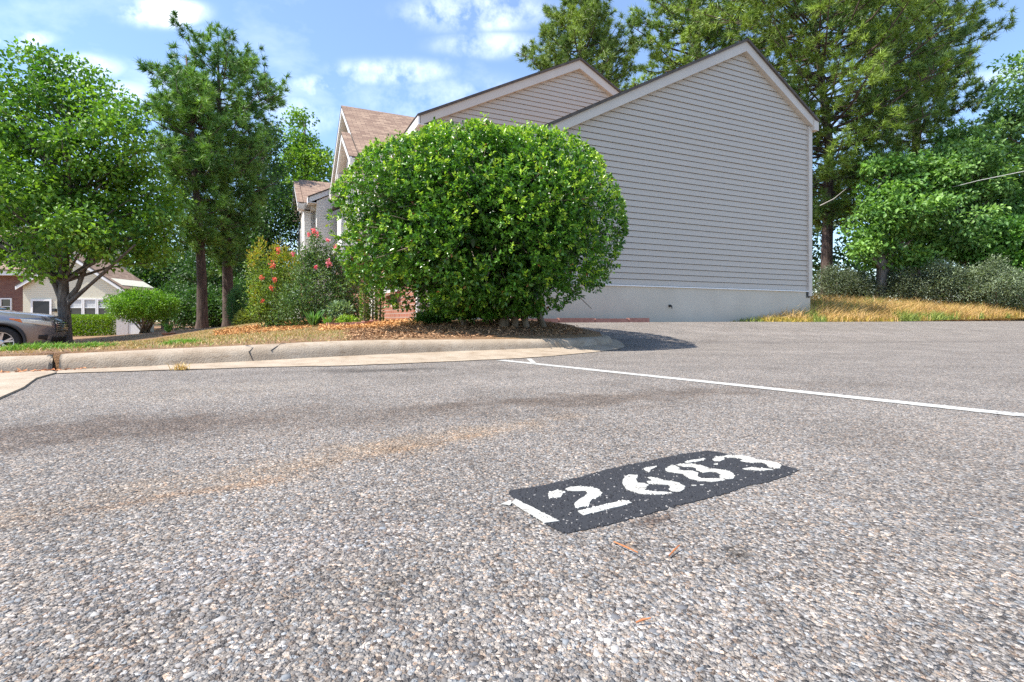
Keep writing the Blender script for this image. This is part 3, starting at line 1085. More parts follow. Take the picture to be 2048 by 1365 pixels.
def gable_house(par, uw, dep, near, gu, su, gv, ge, gz, sv, sz_, farz, ridge_end, main_apex_u, zbase, zo, side_eave, win_v):
    """local: x = u - u0, y = v - v0; gu/su = front planes of big and small gable; near = y of near eave; gv/sv = (apex y, far y)"""
    L = dep
    # main body
    b = MB()
    b.box(uw, uw + 9, 0, L, -.4, side_eave[1] - .15)
    b.obj('wall', M['siding_white'], par)
    # main roof (ridge along the row)
    eu, ez = side_eave
    ax_, az_ = main_apex_u, ez + (main_apex_u - eu) * .5
    slab('roof', [(eu - .06, -.12, ez), (eu - .06, L, ez), (ax_, L, az_), (ax_, -.12, az_)], .05, M['shingle'], par)
    slab('roof', [(ax_ * 2 - eu, L, ez), (ax_ * 2 - eu, -.12, ez), (ax_, -.12, az_), (ax_, L, az_)], .05, M['shingle'], par)
    b = MB()
    b.prism([(uw, .02, ez - .16), (uw + 9, .02, ez - .16), (ax_, .02, az_ - .16)], (0, .1, 0))
    b.obj('gable_wall', M['siding_white'], par)
    b = MB()
    bar(b, (eu, 0, ez - .02), (ax_, 0, az_ - .02), (0, 1, 0), .25, -.085, .015)
    b.obj('rake_board', M['trim'], par)
    b = MB()
    b.box(eu - .03, uw, -.08, near, ez - .30, ez - .26)
    b.obj('soffit', M['soffit'], par)
    b = MB()
    b.box(eu - .07, eu - .03, -.09, near, ez - .30, ez - .02)
    b.obj('fascia', M['trim'], par)
    # big gable
    ya, yf = gv
    for (fu, yap, yfar, zap, zf, nm) in ((gu, ya, yf, gz, farz[0], 'front_gable'), (su, sv[0], sv[1], sz_, farz[1], 'lower_gable')):
        nearz = ge
        back = ridge_end if nm == 'front_gable' else gu - .05
        g = MB()
        g.prism([(fu + .28, near + .2, nearz - .2), (fu + .28, yap, zap - .2), (fu + .28, yfar - .2, zf - .2)], (back - fu - .28, 0, 0))
        go = g.obj(nm, M['siding_white'], par)
        slab('gable_roof', [(back, near, nearz), (fu - .03, near, nearz), (fu - .03, yap, zap), (back, yap, zap)], .05, M['shingle'], go)
        slab('gable_roof', [(fu - .03, yfar, zf), (back, yfar, zf), (back, yap, zap), (fu - .03, yap, zap)], .05, M['shingle'], go)
        for (p, q) in (((near, nearz), (yap, zap)), ((yap + .002, zap), (yfar, zf))):
            r = MB()
            bar(r, (fu, p[0], p[1] - .03), (fu, q[0], q[1] - .03), (1, 0, 0), .24, -.02, .05)
            r.obj('rake_board', M['trim'], go)
            r = MB()
            bar(r, (fu + .05, p[0], p[1] - .25), (fu + .05, q[0], q[1] - .25), (1, 0, 0), .03, 0, .24)
            r.obj('rake_soffit', M['soffit'], go)
        for yy_, zz_ in ((near, nearz), (yfar, zf)):
            s_ = 1 if yy_ == near else -1
            r = MB()
            y0_, y1_ = sorted((yy_ - .02 * s_, yy_ + .55 * s_))
            r.box(fu + .0, fu + .55, y0_, y1_, zz_ - .33, zz_ - .06)
            r.obj('eave_return', M['soffit'], go)
        # bay wall below
        w_ = MB()
        w_.box(fu + .3, uw + .02, near + .28, yfar - .28, 0.2 if nm == 'front_gable' else 2.4, min(nearz, zf) - .22)
        w_.obj('bay_wall', M['siding_white'], go)
        window(go, 'x', (fu + .3, (near + yfar) / 2 - .3, 3.0), 1.7, 1.6, .07, (4, 2))
        if nm == 'front_gable':
            window(go, 'x', (fu + .3, near + 1.3, 3.0), 1.0, 1.6, .07, (2, 2))
    b = MB()
    b.box(gu + .25, uw + .04, near + .3, L - .3, -.4, 2.3)
    b.obj('brick_front', M['brick'], par)
    slab('porch_roof', [(gu - .55, .3, 2.5), (gu - .55, 5.2, 2.5), (uw + .02, 5.2, 3.25), (uw + .02, .3, 3.25)], .05, M['shingle'], par)
    b = MB()
    b.box(gu - .55, gu - .50, .3, 5.2, 2.24, 2.47)
    b.box(gu - .50, uw, .3, .36, 2.24, 2.45)
    b.obj('porch_fascia', M['trim'], par)


u0, v0 = 2.5, 16.0
hC = house('townhouse', 'house with two nested front gables and brown shingle roof beyond the big round bush', u0, v0, .27)
gable_house(hC, .35, 9.4, .3, 0.0, -.30, (4.8, 9.3), 5.22 - .27, 8.43 - .27, (2.3, 4.1), 6.58 - .27, (6.05 - .27, 5.55 - .27), 3.6, 4.4, 0, .27, (.09, 5.27 - .27), 2)
u0, v0 = 1.55, 26.0
hD = house('townhouse', 'white far house of the row with single brown front gable behind the crape myrtles', u0, v0, .3)
gable_house(hD, .45, 9.8, .5, -.05, -.34, (5.4, 9.4), 5.80 - .3, 8.05 - .3, (4.6, 8.2), 7.75 - .3, (6.7 - .3, 6.5 - .3), 3.0, 4.4, 0, .3, (.12, 5.98 - .3), 2)

# --- house E: brick and cream house across the lower street (frontal)
xE, yE, zE = P(150, 672, 31).x, 31.0, -.62
hE = thing('townhouse', 'cream and brown-brick house behind the clipped hedge across the lower street', 'house', (xE, yE, zE), math.radians(4))


def ex(px):
    return (px - 150) / F * 31


def ez(py):
    return (637 - py) / F * 31 + H - zE


b = MB()
b.box(ex(-260), ex(52), .3, 8, -.3, ez(548))
b.obj('brick_wall', M['brick_dark'], hE)
b = MB()
b.prism([(ex(52), 0, -.3), (ex(240), 0, -.3), (ex(240), 0, ez(570)), (ex(146), 0, ez(512)), (ex(52), 0, ez(566))], (0, 3.1, 0))
b.obj('wall', M['siding_cream'], hE)
slab('roof', [(ex(250), 3.1, ez(578)), (ex(250), -.3, ez(578)), (ex(146), -.3, ez(508)), (ex(146), 3.1, ez(508))], .06, M['shingle'], hE)
slab('roof', [(ex(45), -.3, ez(572)), (ex(45), 3.1, ez(572)), (ex(146), 3.1, ez(508)), (ex(146), -.3, ez(508))], .06, M['shingle'], hE)
for a_, c_ in (((ex(45), 0, ez(574)), (ex(146), 0, ez(511))), ((ex(146) + .01, 0, ez(511)), (ex(250), 0, ez(580)))):
    b = MB()
    bar(b, a_, c_, (0, 1, 0), .2, -.28, -.22)
    b.obj('rake_board', M['trim'], hE)
b = MB()
b.box(ex(-270), ex(52), -.15, .29, ez(552), ez(541))
b.obj('fascia', M['trim'], hE)
slab('roof', [(ex(-275), -.25, ez(541)), (ex(60), -.25, ez(541)), (ex(60), 3.2, ez(505)), (ex(-275), 3.2, ez(505))], .06, M['shingle'], hE)
b = MB()
b.box(ex(-260), ex(120), 3.2, 6.0, -.3, ez(478))
b.obj('upper_wall', M['siding_cream'], hE)
slab('roof', [(ex(-275), 2.8, ez(478)), (ex(128), 2.8, ez(478)), (ex(128), 4.6, ez(432)), (ex(-275), 4.6, ez(432))], .06, M['shingle'], hE)
slab('roof', [(ex(128), 6.4, ez(478)), (ex(-275), 6.4, ez(478)), (ex(-275), 4.6, ez(432)), (ex(128), 4.6, ez(432))], .06, M['shingle'], hE)
b = MB()
b.prism([(ex(120), 3.2, ez(479)), (ex(120), 6.0, ez(479)), (ex(120), 4.6, ez(436))], (-.1, 0, 0))
b.obj('gable_wall', M['siding_cream'], hE)
for k in range(3):
    window(hE, 'y', (ex(153 + k * 26.5), 0, ez(632)), .62, .95, .06, (1, 2), None, True)
window(hE, 'y', (ex(13), .3, ez(628)), .5, .85, .06, (1, 2))
for px in (-80, -170):
    window(hE, 'y', (ex(px), .3, ez(640)), .9, 1.2, .06, (2, 2))
for px in (-60, 40):
    window(hE, 'y', (ex(px), 3.2, ez(520)), .9, 1.2, .06, (2, 2))
b = MB()
b.box(ex(72), ex(103), -.03, -.005, .0, ez(603))
d_ = b.obj('door', M['dark'], hE)
b = MB()
b.box(ex(72) - .12, ex(72) - .004, -.06, 0, 0, ez(603) + .12)
b.box(ex(103) + .004, ex(103) + .12, -.06, 0, 0, ez(603) + .12)
b.box(ex(72), ex(103), -.06, 0, ez(603) + .004, ez(603) + .12)
b.obj('door_frame', M['trim'], hE)
b = MB()
b.box(ex(103) - .10, ex(103) - .06, -.09, -.03, .9, 1.0)
b.obj('door_handle', M['trim'], d_)
b = MB()
b.box(ex(111), ex(116), -.18, 0, ez(624), ez(618))
b.obj('wall_lamp', M['dark'], hE)
b = MB()
b.box(ex(236), ex(241), -.06, -.004, 0, ez(574))
b.obj('corner_board', M['trim'], hE)
lw = thing('low_wall', 'low pale screen wall at the hedge end by the cream house', 'wall', P(256, 672, 25.5), math.radians(12))
lw.location.z = float(zground(lw.location.x, lw.location.y)) - .1
b = MB()
b.box(-.5, 0, 0, .12, 0, 1.0)
b.obj('panel', M['siding_white'], lw)
b = MB()
b.box(0.01, .7, .02, .14, 0, .9)
b.obj('panel', M['trim'], lw)
b = MB()
b.box(-.55, .75, -.03, .17, 1.001, 1.05)
b.obj('cap', M['trim'], lw)

# ------------------------------------------------------------------ plants
def unit(v):
    return v / np.maximum(np.linalg.norm(v, axis=-1, keepdims=True), 1e-9)


def rdir(n, up=0.0):
    d = rng.normal(size=(n, 3))
    d[:, 2] += up
    return unit(d)


def leaves(name, pos, dirv, size, col, mat, parent=None, aspect=.5, fold=.18, wide=.45, kind=None):
    """folded leaf of two triangles each; positions are world, shifted to the parent's origin"""
    n = len(pos)
    d = unit(dirv)
    r = unit(rng.normal(size=(n, 3)) * .7 + np.array([0, 0, 1.0]))
    s = unit(np.cross(d, r))
    nn = np.cross(s, d)
    size = np.asarray(size)[:, None]
    mid = pos + d * size * wide
    a = pos
    t = pos + d * size - nn * size * .08
    l = mid + s * size * aspect * .5 + nn * size * fold
    q = mid - s * size * aspect * .5 + nn * size * fold
    o = np.array(parent.location) if parent else np.zeros(3)
    vv = np.stack([a, l, t, q], 1).reshape(-1, 3) - o
    i = np.arange(n)[:, None] * 4
    idx = np.concatenate([i + np.array([0, 2, 1]), i + np.array([0, 3, 2])], 1).reshape(-1, 3)
    ob = tri_obj(name, vv, idx, mat, parent, np.repeat(col, 4, 0))
    if kind:
        tag(ob, kind=kind)
    return ob


def blades(name, pos, h, col, mat, parent=None, width=.006, lean=.35):
    n = len(pos)
    d = rng.normal(size=(n, 3)) * lean
    d[:, 2] = 1
    d = unit(d)
    s = unit(np.cross(d, rdir(n)))
    h = np.asarray(h)[:, None]
    w = width * rng.uniform(.6, 1.3, (n, 1))
    o = np.array(parent.location) if parent else np.zeros(3)
    bend = rng.normal(size=(n, 3)) * .25
    bend[:, 2] = -.1
    mid = pos + d * h * .55
    vv = np.stack([pos - s * w, pos + s * w, mid + s * w * .7, mid - s * w * .7, pos + d * h + bend * h], 1).reshape(-1, 3) - o
    i = np.arange(n)[:, None] * 5
    idx = np.concatenate([i + np.array([0, 1, 2]), i + np.array([0, 2, 3]), i + np.array([3, 2, 4])], 1).reshape(-1, 3)
    return tri_obj(name, vv, idx, mat, parent, np.repeat(col, 5, 0))


GAIN = [1.55]


def vary(n, c1, c2, jit=.18, patch=None):
    t = rng.random((n, 1)) if patch is None else np.clip(patch[:, None] + rng.normal(0, .15, (n, 1)), 0, 1)
    c = (np.array(c1) * (1 - t) + np.array(c2) * t) * GAIN[0]
    return np.clip(c * (1 + rng.normal(0, jit, (n, 1))), .004, 1)


def lobe(px, py, rx, ry, Y, dy=0.0, w=1.0):
    Yc = Y + dy
    c = P(px, py, Yc)
    a, b = rx / F * Yc, ry / F * Yc
    return (np.array(c), np.array([a, (a + b) / 2, b]), w)


def crown_points(lobes, nclump, shell=.55):
    vol = np.array([l[1].prod() ** .72 * l[2] for l in lobes])
    cnt = np.maximum(1, (nclump * vol / vol.sum()).astype(int))
    out = []
    for (c, r, w), k in zip(lobes, cnt):
        d = rdir(k)
        rad = shell + (1 - shell) * rng.random((k, 1)) ** .6
        rad *= 1 + rng.normal(0, .07, (k, 1))
        out.append(c + d * r * rad)
    return np.vstack(out)


def limbs(mb, trunk, targets, r0=.07, sides=5):
    """bent branches from the trunk line to clump centres"""
    tp = [Vector(p[:3]) for p in trunk]
    for t in targets:
        t = Vector(t)
        # start on the trunk, lower than the target
        best, bi = None, 0
        zt = t.z - .55 * (Vector((t.x, t.y, 0)) - Vector((tp[-1].x, tp[-1].y, 0))).length - .3
        zt = max(zt, tp[0].z + (tp[-1].z - tp[0].z) * .30)
        for i in range(len(tp) - 1):
            if tp[i].z <= zt <= tp[i + 1].z or i == len(tp) - 2:
                f = min(1, max(0, (zt - tp[i].z) / max(1e-4, tp[i + 1].z - tp[i].z)))
                s = tp[i].lerp(tp[i + 1], f)
                rs = trunk[i][3] * (1 - f) + trunk[i + 1][3] * f
                break
        m = s.lerp(t, .5) + Vector((random.gauss(0, .12), random.gauss(0, .12), .12)) * (t - s).length * .5
        m2 = m.lerp(t, .5) + Vector((random.gauss(0, .05), random.gauss(0, .05), .02)) * (t - s).length
        rr_ = min(r0, rs * .6)
        mb.tube([s, m, m2, t], [rr_, rr_ * .6, rr_ * .4, rr_ * .15], sides)


def tree(name, label, base, lobes, trunk, nclump, per, crad, lsize, c1, c2, limb=40, cat='tree', group=None, mat='leaf', barkm='bark',
         shell=.5, aspect=.62, flat_=.6, r0=.07, forks=None, fold=.15, rad_len=.45):
    """broadleaf tree or shrub: trunk (with limbs) and crown of leaf clumps; trunk: list of (x, y, z, radius)"""
    t = thing(name, label, cat, base, 0, group)
    o = Vector(base)
    cl = crown_points(lobes, nclump, shell)
    mb = MB()
    tr = [(p[0] - o.x, p[1] - o.y, p[2] - o.z, p[3]) for p in trunk]
    if tr:
        mb.tube([p[:3] for p in tr], [p[3] for p in tr], 9)
        for fk in forks or []:
            mb.tube([(p[0] - o.x, p[1] - o.y, p[2] - o.z) for p in fk], [p[3] for p in fk], 7)
        sel = cl[rng.choice(len(cl), min(limb, len(cl)), replace=False)] - np.array(o)
        limbs(mb, tr, sel, r0)
        mb.obj('trunk', M[barkm], t, True)
    n = len(cl) * per
    ctr = np.repeat(cl, per, 0)
    dd = rdir(n)
    rad = crad * rng.random((n, 1)) ** rad_len
    pos = ctr + dd * rad * np.array([1, 1, flat_])
    tone = np.repeat(np.clip(rng.normal(.42, .36, len(cl)), 0, 1), per)
    col = vary(n, c1, c2, .16, tone)
    dirv = dd * .8 + rdir(n) * .8 + np.array([0, 0, -.15])
    leaves('crown', pos, dirv, lsize * rng.uniform(.65, 1.25, n), col, M[mat], t, aspect, fold)
    return t


def pine(name, label, base, trunk, prof, ntier, nbr, c1, c2, group=None, tuft=.24, nneedle=50, dens=1.0, azr=None, up=.12, width=.013):
    """trunk: list (x,y,z,r); prof: list of (z, radius) of the crown"""
    t = thing(name, label, 'tree', base, 0, group)
    o = Vector(base)
    mb = MB()
    tr = [(p[0] - o.x, p[1] - o.y, p[2] - o.z, p[3]) for p in trunk]
    mb.tube([p[:3] for p in tr], [p[3] for p in tr], 9)
    tz = [p[2] for p in tr]
    pz = [p[0] - o.z for p in prof]
    pr = [p[1] for p in prof]
    T, Dn = [], []
    tone = []
    for i in range(ntier):
        z = pz[0] + (pz[-1] - pz[0]) * ((i + random.uniform(-.3, .3)) / ntier)
        R_ = np.interp(z, pz, pr)
        cx = np.interp(z, tz, [p[0] for p in tr])
        cy = np.interp(z, tz, [p[1] for p in tr])
        rt = np.interp(z, tz, [p[3] for p in tr])
        a0 = random.uniform(0, 6.28)
        for k in range(nbr):
            a = a0 + k * 6.283 / nbr + random.gauss(0, .25)
            L = R_ * random.uniform(.62, 1.1)
            zz = z + random.gauss(0, .12)
            tn = random.gauss(.45, .32)
            p0 = Vector((cx, cy, zz))
            dr = Vector((math.cos(a), math.sin(a), 0))
            sag = random.uniform(-.02, up * 2)
            p1 = p0 + dr * L * .55 + Vector((0, 0, L * sag * .4))
            p2 = p0 + dr * L + Vector((0, 0, L * sag + L * .10))
            rb = min(rt * .42, .014 + .012 * L)
            mb.tube([p0, p1, p2], [rb, rb * .6, rb * .2], 5)
            nt = max(4, int(L * 7.5 * dens))
            for j in range(nt):
                f = 1 - (random.random() ** 1.3) * .72
                c = p0.lerp(p1, f / .55) if f < .55 else p1.lerp(p2, (f - .55) / .45)
                side = Vector((-dr.y, dr.x, 0)) * random.uniform(-1, 1) * L * .34 * (1.2 - f) + Vector((0, 0, random.gauss(.06, .22)))
                q = c + side
                if j % 3 == 0:
                    mb.tube([c, q], [rb * .35, rb * .12], 3, False)
                T.append(q)
                dn = (dr * .8 + side * .6 + Vector((random.gauss(0, .35), random.gauss(0, .35), .55))).normalized()
                Dn.append(dn)
                tone.append(tn)
    mb.obj('trunk', M['pinebark'], t, True)
    T = np.array([tuple(v) for v in T]) + np.array(o)
    Dn = np.array([tuple(v) for v in Dn])
    tone = np.clip(np.array(tone), 0, 1)
    n = len(T) * nneedle
    pos = np.repeat(T, nneedle, 0) + np.repeat(Dn, nneedle, 0) * rng.uniform(-.35, .15, (n, 1)) * tuft
    d = unit(np.repeat(Dn, nneedle, 0) * .55 + rdir(n) * .9)
    ln_ = tuft * rng.uniform(.65, 1.2, n)
    col = vary(n, c1, c2, .18, np.repeat(tone, nneedle))
    s = unit(np.cross(d, rdir(n)))
    w = width * rng.uniform(.7, 1.3, (n, 1))
    vv = np.stack([pos - s * w, pos + s * w, pos + d * ln_[:, None]], 1).reshape(-1, 3) - np.array(o)
    tri_obj('crown', vv, np.arange(n * 3).reshape(-1, 3), M['needle'], t, np.repeat(col, 3, 0))
    return t


def gz(x, y):
    return float(zground(x, y))


# --- the big clipped bush -----------------------------------------------------------------
YB = 6.75
bc = P(965, 462, YB)
bb = P(1000, 655, YB)
bb.z = gz(bb.x, bb.y) - .02
bush = thing('round_bush', 'huge clipped round evergreen bush with glossy leaves standing behind the curb tip', 'bush', bb)
kpx = YB / F


def bush_r(d):
    """radius of the bush surface in unit direction d (N,3)"""
    a = np.where(d[:, 0] > 0, 270, 274) * kpx
    up_ = np.where(d[:, 2] > 0, 176, 168) * kpx
    dep = 1.5
    n_ = 2.55
    e = (np.abs(d[:, 0]) / a) ** n_ + (np.abs(d[:, 1]) / dep) ** n_ + (np.abs(d[:, 2]) / up_) ** n_
    r = e ** (-1 / n_)
    az_ = np.arctan2(d[:, 1], d[:, 0])
    el_ = np.arcsin(np.clip(d[:, 2], -1, 1))
    bump_ = .028 * np.sin(az_ * 5 + 1.3) * np.cos(el_ * 4) + .015 * np.sin(az_ * 11 + el_ * 7) + .012 * np.sin(el_ * 13 + az_ * 3 + 2)
    # clipped underside: rises on both flanks
    return r * (1 + bump_)


def hole(p):
    return vnoise(p[:, 0] * 1.0 + p[:, 1] * .6 + 40, p[:, 2] * 1.0 + p[:, 1] * .3 + 40, 2.6, 5) * .65 + vnoise(p[:, 0] + 40 + p[:, 1], p[:, 2] + 40, 6.5, 6) * .35


NSH = 20000
d = rdir(NSH)
rs = bush_r(d)
fr = 1 - .40 * rng.random(NSH) ** 2.2
pb = d * (rs * fr)[:, None]
hz = hole(pb)
keep = (hz > .31 + .10 * rng.random(NSH)) | (fr < .72)
keep &= ~((pb[:, 2] < -.72) & (np.abs(pb[:, 0] - .1) > .62) & (rng.random(NSH) > .22))
d, fr, pb, hz = d[keep], fr[keep], pb[keep], hz[keep]
NSH = len(d)
PER = 7
out_ = unit(d * .9 + rdir(NSH) * .55 + np.array([0, 0, .45]))
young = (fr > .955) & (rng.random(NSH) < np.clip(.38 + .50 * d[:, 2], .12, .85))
# a few long new shoots on top
long_ = (d[:, 2] > .55) & (fr > .97) & (rng.random(NSH) < .06)
ctr = np.repeat(pb + np.array(bc), PER, 0)
od = np.repeat(out_, PER, 0)
k_ = np.tile(np.arange(PER), NSH)
rad = rdir(NSH * PER)
rad = unit(rad - od * (rad * od).sum(1, keepdims=True))
stem = (k_ / PER)[:, None] * np.repeat(np.where(long_, .16, .055), PER)[:, None] * od
ld = unit(rad * .9 + od * (.35 + .5 * (k_ / PER))[:, None])
yg = np.repeat(young, PER)
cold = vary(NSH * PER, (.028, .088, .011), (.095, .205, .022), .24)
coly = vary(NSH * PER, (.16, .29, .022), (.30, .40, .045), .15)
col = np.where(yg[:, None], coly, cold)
sick = rng.random(NSH * PER) < .006
col[sick] = (.30, .12, .05)
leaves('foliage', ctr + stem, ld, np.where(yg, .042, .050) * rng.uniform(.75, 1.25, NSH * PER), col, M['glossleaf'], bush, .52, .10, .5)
# inner leaves coloured darker, painting the shade inside the bush
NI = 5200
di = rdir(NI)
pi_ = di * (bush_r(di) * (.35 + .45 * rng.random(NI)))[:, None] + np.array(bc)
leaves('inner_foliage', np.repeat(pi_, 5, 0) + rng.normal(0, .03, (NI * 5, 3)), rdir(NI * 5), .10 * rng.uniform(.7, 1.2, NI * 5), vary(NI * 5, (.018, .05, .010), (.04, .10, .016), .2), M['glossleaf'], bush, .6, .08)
mb = MB()
for k in range(13):
    a = random.uniform(0, 6.28)
    s = Vector((random.gauss(.12, .16), random.gauss(0, .12), 0))
    e = Vector((bc.x - bb.x + math.cos(a) * random.uniform(.3, 1.4), math.sin(a) * random.uniform(.2, 1.1), random.uniform(.9, 2.2)))
    m_ = s.lerp(e, .5) + Vector((random.gauss(0, .12), random.gauss(0, .12), .25))
    mb.tube([s, s.lerp(m_, .5) + Vector((0, 0, .05)), m_, e], [.045, .036, .026, .008], 6)
for k in range(420):
    dd_ = Vector(tuple(rdir(1)[0]))
    rr_ = float(bush_r(np.array([tuple(dd_)]))[0])
    c_ = bc - bb
    q0 = c_ + dd_ * rr_ * random.uniform(.35, .6)
    q1 = c_ + (dd_ + Vector((random.gauss(0, .1), random.gauss(0, .1), random.gauss(0, .1)))) * rr_ * random.uniform(.75, .95)
    mb.tube([q0, q1], [.010, .003], 4, False)
mb.obj('stems', M['stem'], bush, True)

# --- maple on the left -------------------------------------------------------------------
YM = 14.0
mbse = P(133, 690, YM)
mbse.z = gz(mbse.x, mbse.y) - .05
t0 = [(*P(133, 694, YM), .24), (*P(130, 680, YM), .165), (*P(130, 640, YM), .14), (*P(127, 605, YM), .135), (*P(128, 560, YM), .10), (*P(132, 480, YM), .10), (*P(140, 380, YM), .07), (*P(135, 250, YM), .03)]
t0[0] = (t0[0][0], t0[0][1], mbse.z - .05, .27)
fk = [[(*P(128, 612, YM), .09), (*P(112, 575, YM), .06), (*P(90, 530, YM), .065), (*P(50, 430, YM - .4), .03)],
      [(*P(134, 604, YM), .09), (*P(156, 575, YM), .06), (*P(172, 530, YM + .2), .06), (*P(215, 420, YM + .5), .03)],
      [(*P(136, 608, YM), .07), (*P(180, 570, YM - .3), .042), (*P(205, 548, YM - .5), .045), (*P(270, 490, YM - .9), .02)],
      [(*P(126, 600, YM), .085), (*P(114, 545, YM + .5), .075), (*P(100, 470, YM + .9), .05), (*P(80, 330, YM + 1), .02)]]
lb = [lobe(40, 205, 120, 100, YM), lobe(150, 190, 85, 75, YM, .5), lobe(225, 275, 90, 90, YM, -.3), lobe(285, 410, 68, 95, YM, .4), lobe(60, 340, 150, 120, YM, -.8),
      lobe(170, 380, 130, 110, YM, .6), lobe(25, 460, 110, 70, YM, .2), lobe(150, 470, 120, 62, YM, -.9), lobe(255, 490, 78, 55, YM, .2), lobe(-90, 330, 120, 190, YM, .5),
      lobe(80, 130, 50, 32, YM, .2), lobe(60, 530, 60, 26, YM, -.6), lobe(320, 450, 35, 60, YM)]
tree('maple_tree', 'leafy maple with forked trunk rising behind the parked car', mbse, lb, t0, 820, 52, .42, .125, (.042, .115, .014), (.165, .29, .03), 90, forks=fk, shell=.35, flat_=.55, r0=.05)

# --- pines on the left -------------------------------------------------------------------
LP = 'pair of tall pines on the left lawn'
y1 = 18.0
b1 = P(405, 657, y1); b1.z = gz(b1.x, b1.y) - .05
tr = [(b1.x - .02, b1.y, b1.z - .1, .24), (*P(405, 640, y1), .18), (*P(404, 560, y1), .155), (*P(398, 450, y1), .13), (*P(388, 330, y1), .09), (*P(380, 200, y1), .05), (*P(372, 110, y1), .02)]
pf = [(P(0, 500, y1).z, .9), (P(0, 470, y1).z, 1.5), (P(0, 400, y1).z, 1.3), (P(0, 300, y1).z, 1.7), (P(0, 250, y1).z, 1.5), (P(0, 200, y1).z, .9), (P(0, 160, y1).z, .3)]
pine('pine_tree', 'slimmer pine whose bare reddish trunk stands on the lawn edge', b1, tr, pf, 17, 6, (.048, .115, .024), (.16, .27, .04), LP, dens=.95)
y2 = 19.5
b2 = P(457, 655, y2); b2.z = gz(b2.x, b2.y) - .05
tr = [(b2.x, b2.y, b2.z - .1, .27), (*P(457, 640, y2), .20), (*P(455, 520, y2), .17), (*P(448, 400, y2), .14), (*P(441, 280, y2), .10), (*P(437, 180, y2), .06), (*P(436, 100, y2), .02)]
pf = [(P(0, 530, y2).z, .6), (P(0, 480, y2).z, 1.1), (P(0, 420, y2).z, 1.7), (P(0, 330, y2).z, 2.3), (P(0, 230, y2).z, 2.4), (P(0, 165, y2).z, 2.0), (P(0, 125, y2).z, 1.4), (P(0, 95, y2).z, .7)]
pine('pine_tree', 'taller bushy pine beside the slimmer one, dark trunk in the shade', b2, tr, pf, 22, 7, (.045, .11, .028), (.15, .26, .046), LP, dens=.95, up=.25)

# --- trees behind the row and on the left -------------------------------------------------
BG = 'trees behind the houses'


def simple_trunk(px, py, Y, ytop, r=.2):
    b_ = P(px, py, Y)
    z = gz(b_.x, b_.y)
    return Vector((b_.x, b_.y, z - .05)), [(b_.x, b_.y, z - .1, r * 1.25), (b_.x + .05, b_.y, z + 1.2, r), (*P(px + 2, (py + ytop) / 2, Y), r * .7), (*P(px - 3, ytop, Y), r * .2)]


bs, tk = simple_trunk(612, 620, 37, 250, .28)
tree('tulip_tree', 'bright yellow-green tree rising between the dark pines and the far white house', bs,
     [lobe(600, 265, 28, 42, 37), lobe(612, 320, 45, 40, 37), lobe(640, 345, 32, 50, 37, -.5), lobe(590, 350, 36, 60, 37, .5), lobe(620, 420, 60, 70, 37), lobe(604, 235, 12, 16, 37)],
     tk, 320, 34, .62, .24, (.06, .14, .015), (.17, .28, .028), 30, shell=.4)
bs, tk = simple_trunk(528, 630, 28, 270, .24)
tree('dark_tree', 'dark green broadleaf tree filling the gap right of the pines', bs,
     [lobe(535, 275, 26, 36, 28), lobe(520, 350, 45, 70, 28, .6), lobe(545, 450, 45, 80, 28), lobe(500, 500, 60, 70, 28, .5), lobe(540, 560, 50, 60, 28, 1)],
     tk, 480, 42, .55, .17, (.018, .055, .014), (.055, .12, .022), 40, shell=.3)
bs, tk = simple_trunk(330, 640, 40, 420, .22)
tree('background_tree', 'leafy tree far behind the round shrub on the lower lawn', bs,
     [lobe(330, 520, 60, 70, 40), lobe(280, 560, 60, 50, 40), lobe(385, 560, 45, 60, 40, 1), lobe(340, 600, 80, 30, 40)], tk, 300, 40, .7, .22, (.025, .07, .014), (.08, .16, .025), 30, group=BG, shell=.3)
bs, tk = simple_trunk(430, 640, 34, 430, .22)
tree('background_tree', 'shady tree behind the two left pine trunks', bs,
     [lobe(430, 540, 70, 70, 34), lobe(480, 590, 50, 45, 34, -1), lobe(380, 610, 50, 30, 34)], tk, 340, 40, .65, .2, (.016, .048, .012), (.05, .11, .02), 30, group=BG, shell=.3)
bs, tk = simple_trunk(-60, 640, 46, 330, .3)
tree('background_tree', 'tall tree behind the roof of the cream house', bs,
     [lobe(-60, 420, 120, 90, 46), lobe(120, 440, 110, 70, 46, 2), lobe(240, 470, 80, 60, 46)], tk, 300, 40, .9, .28, (.025, .07, .014), (.08, .16, .025), 20, group=BG, shell=.3)


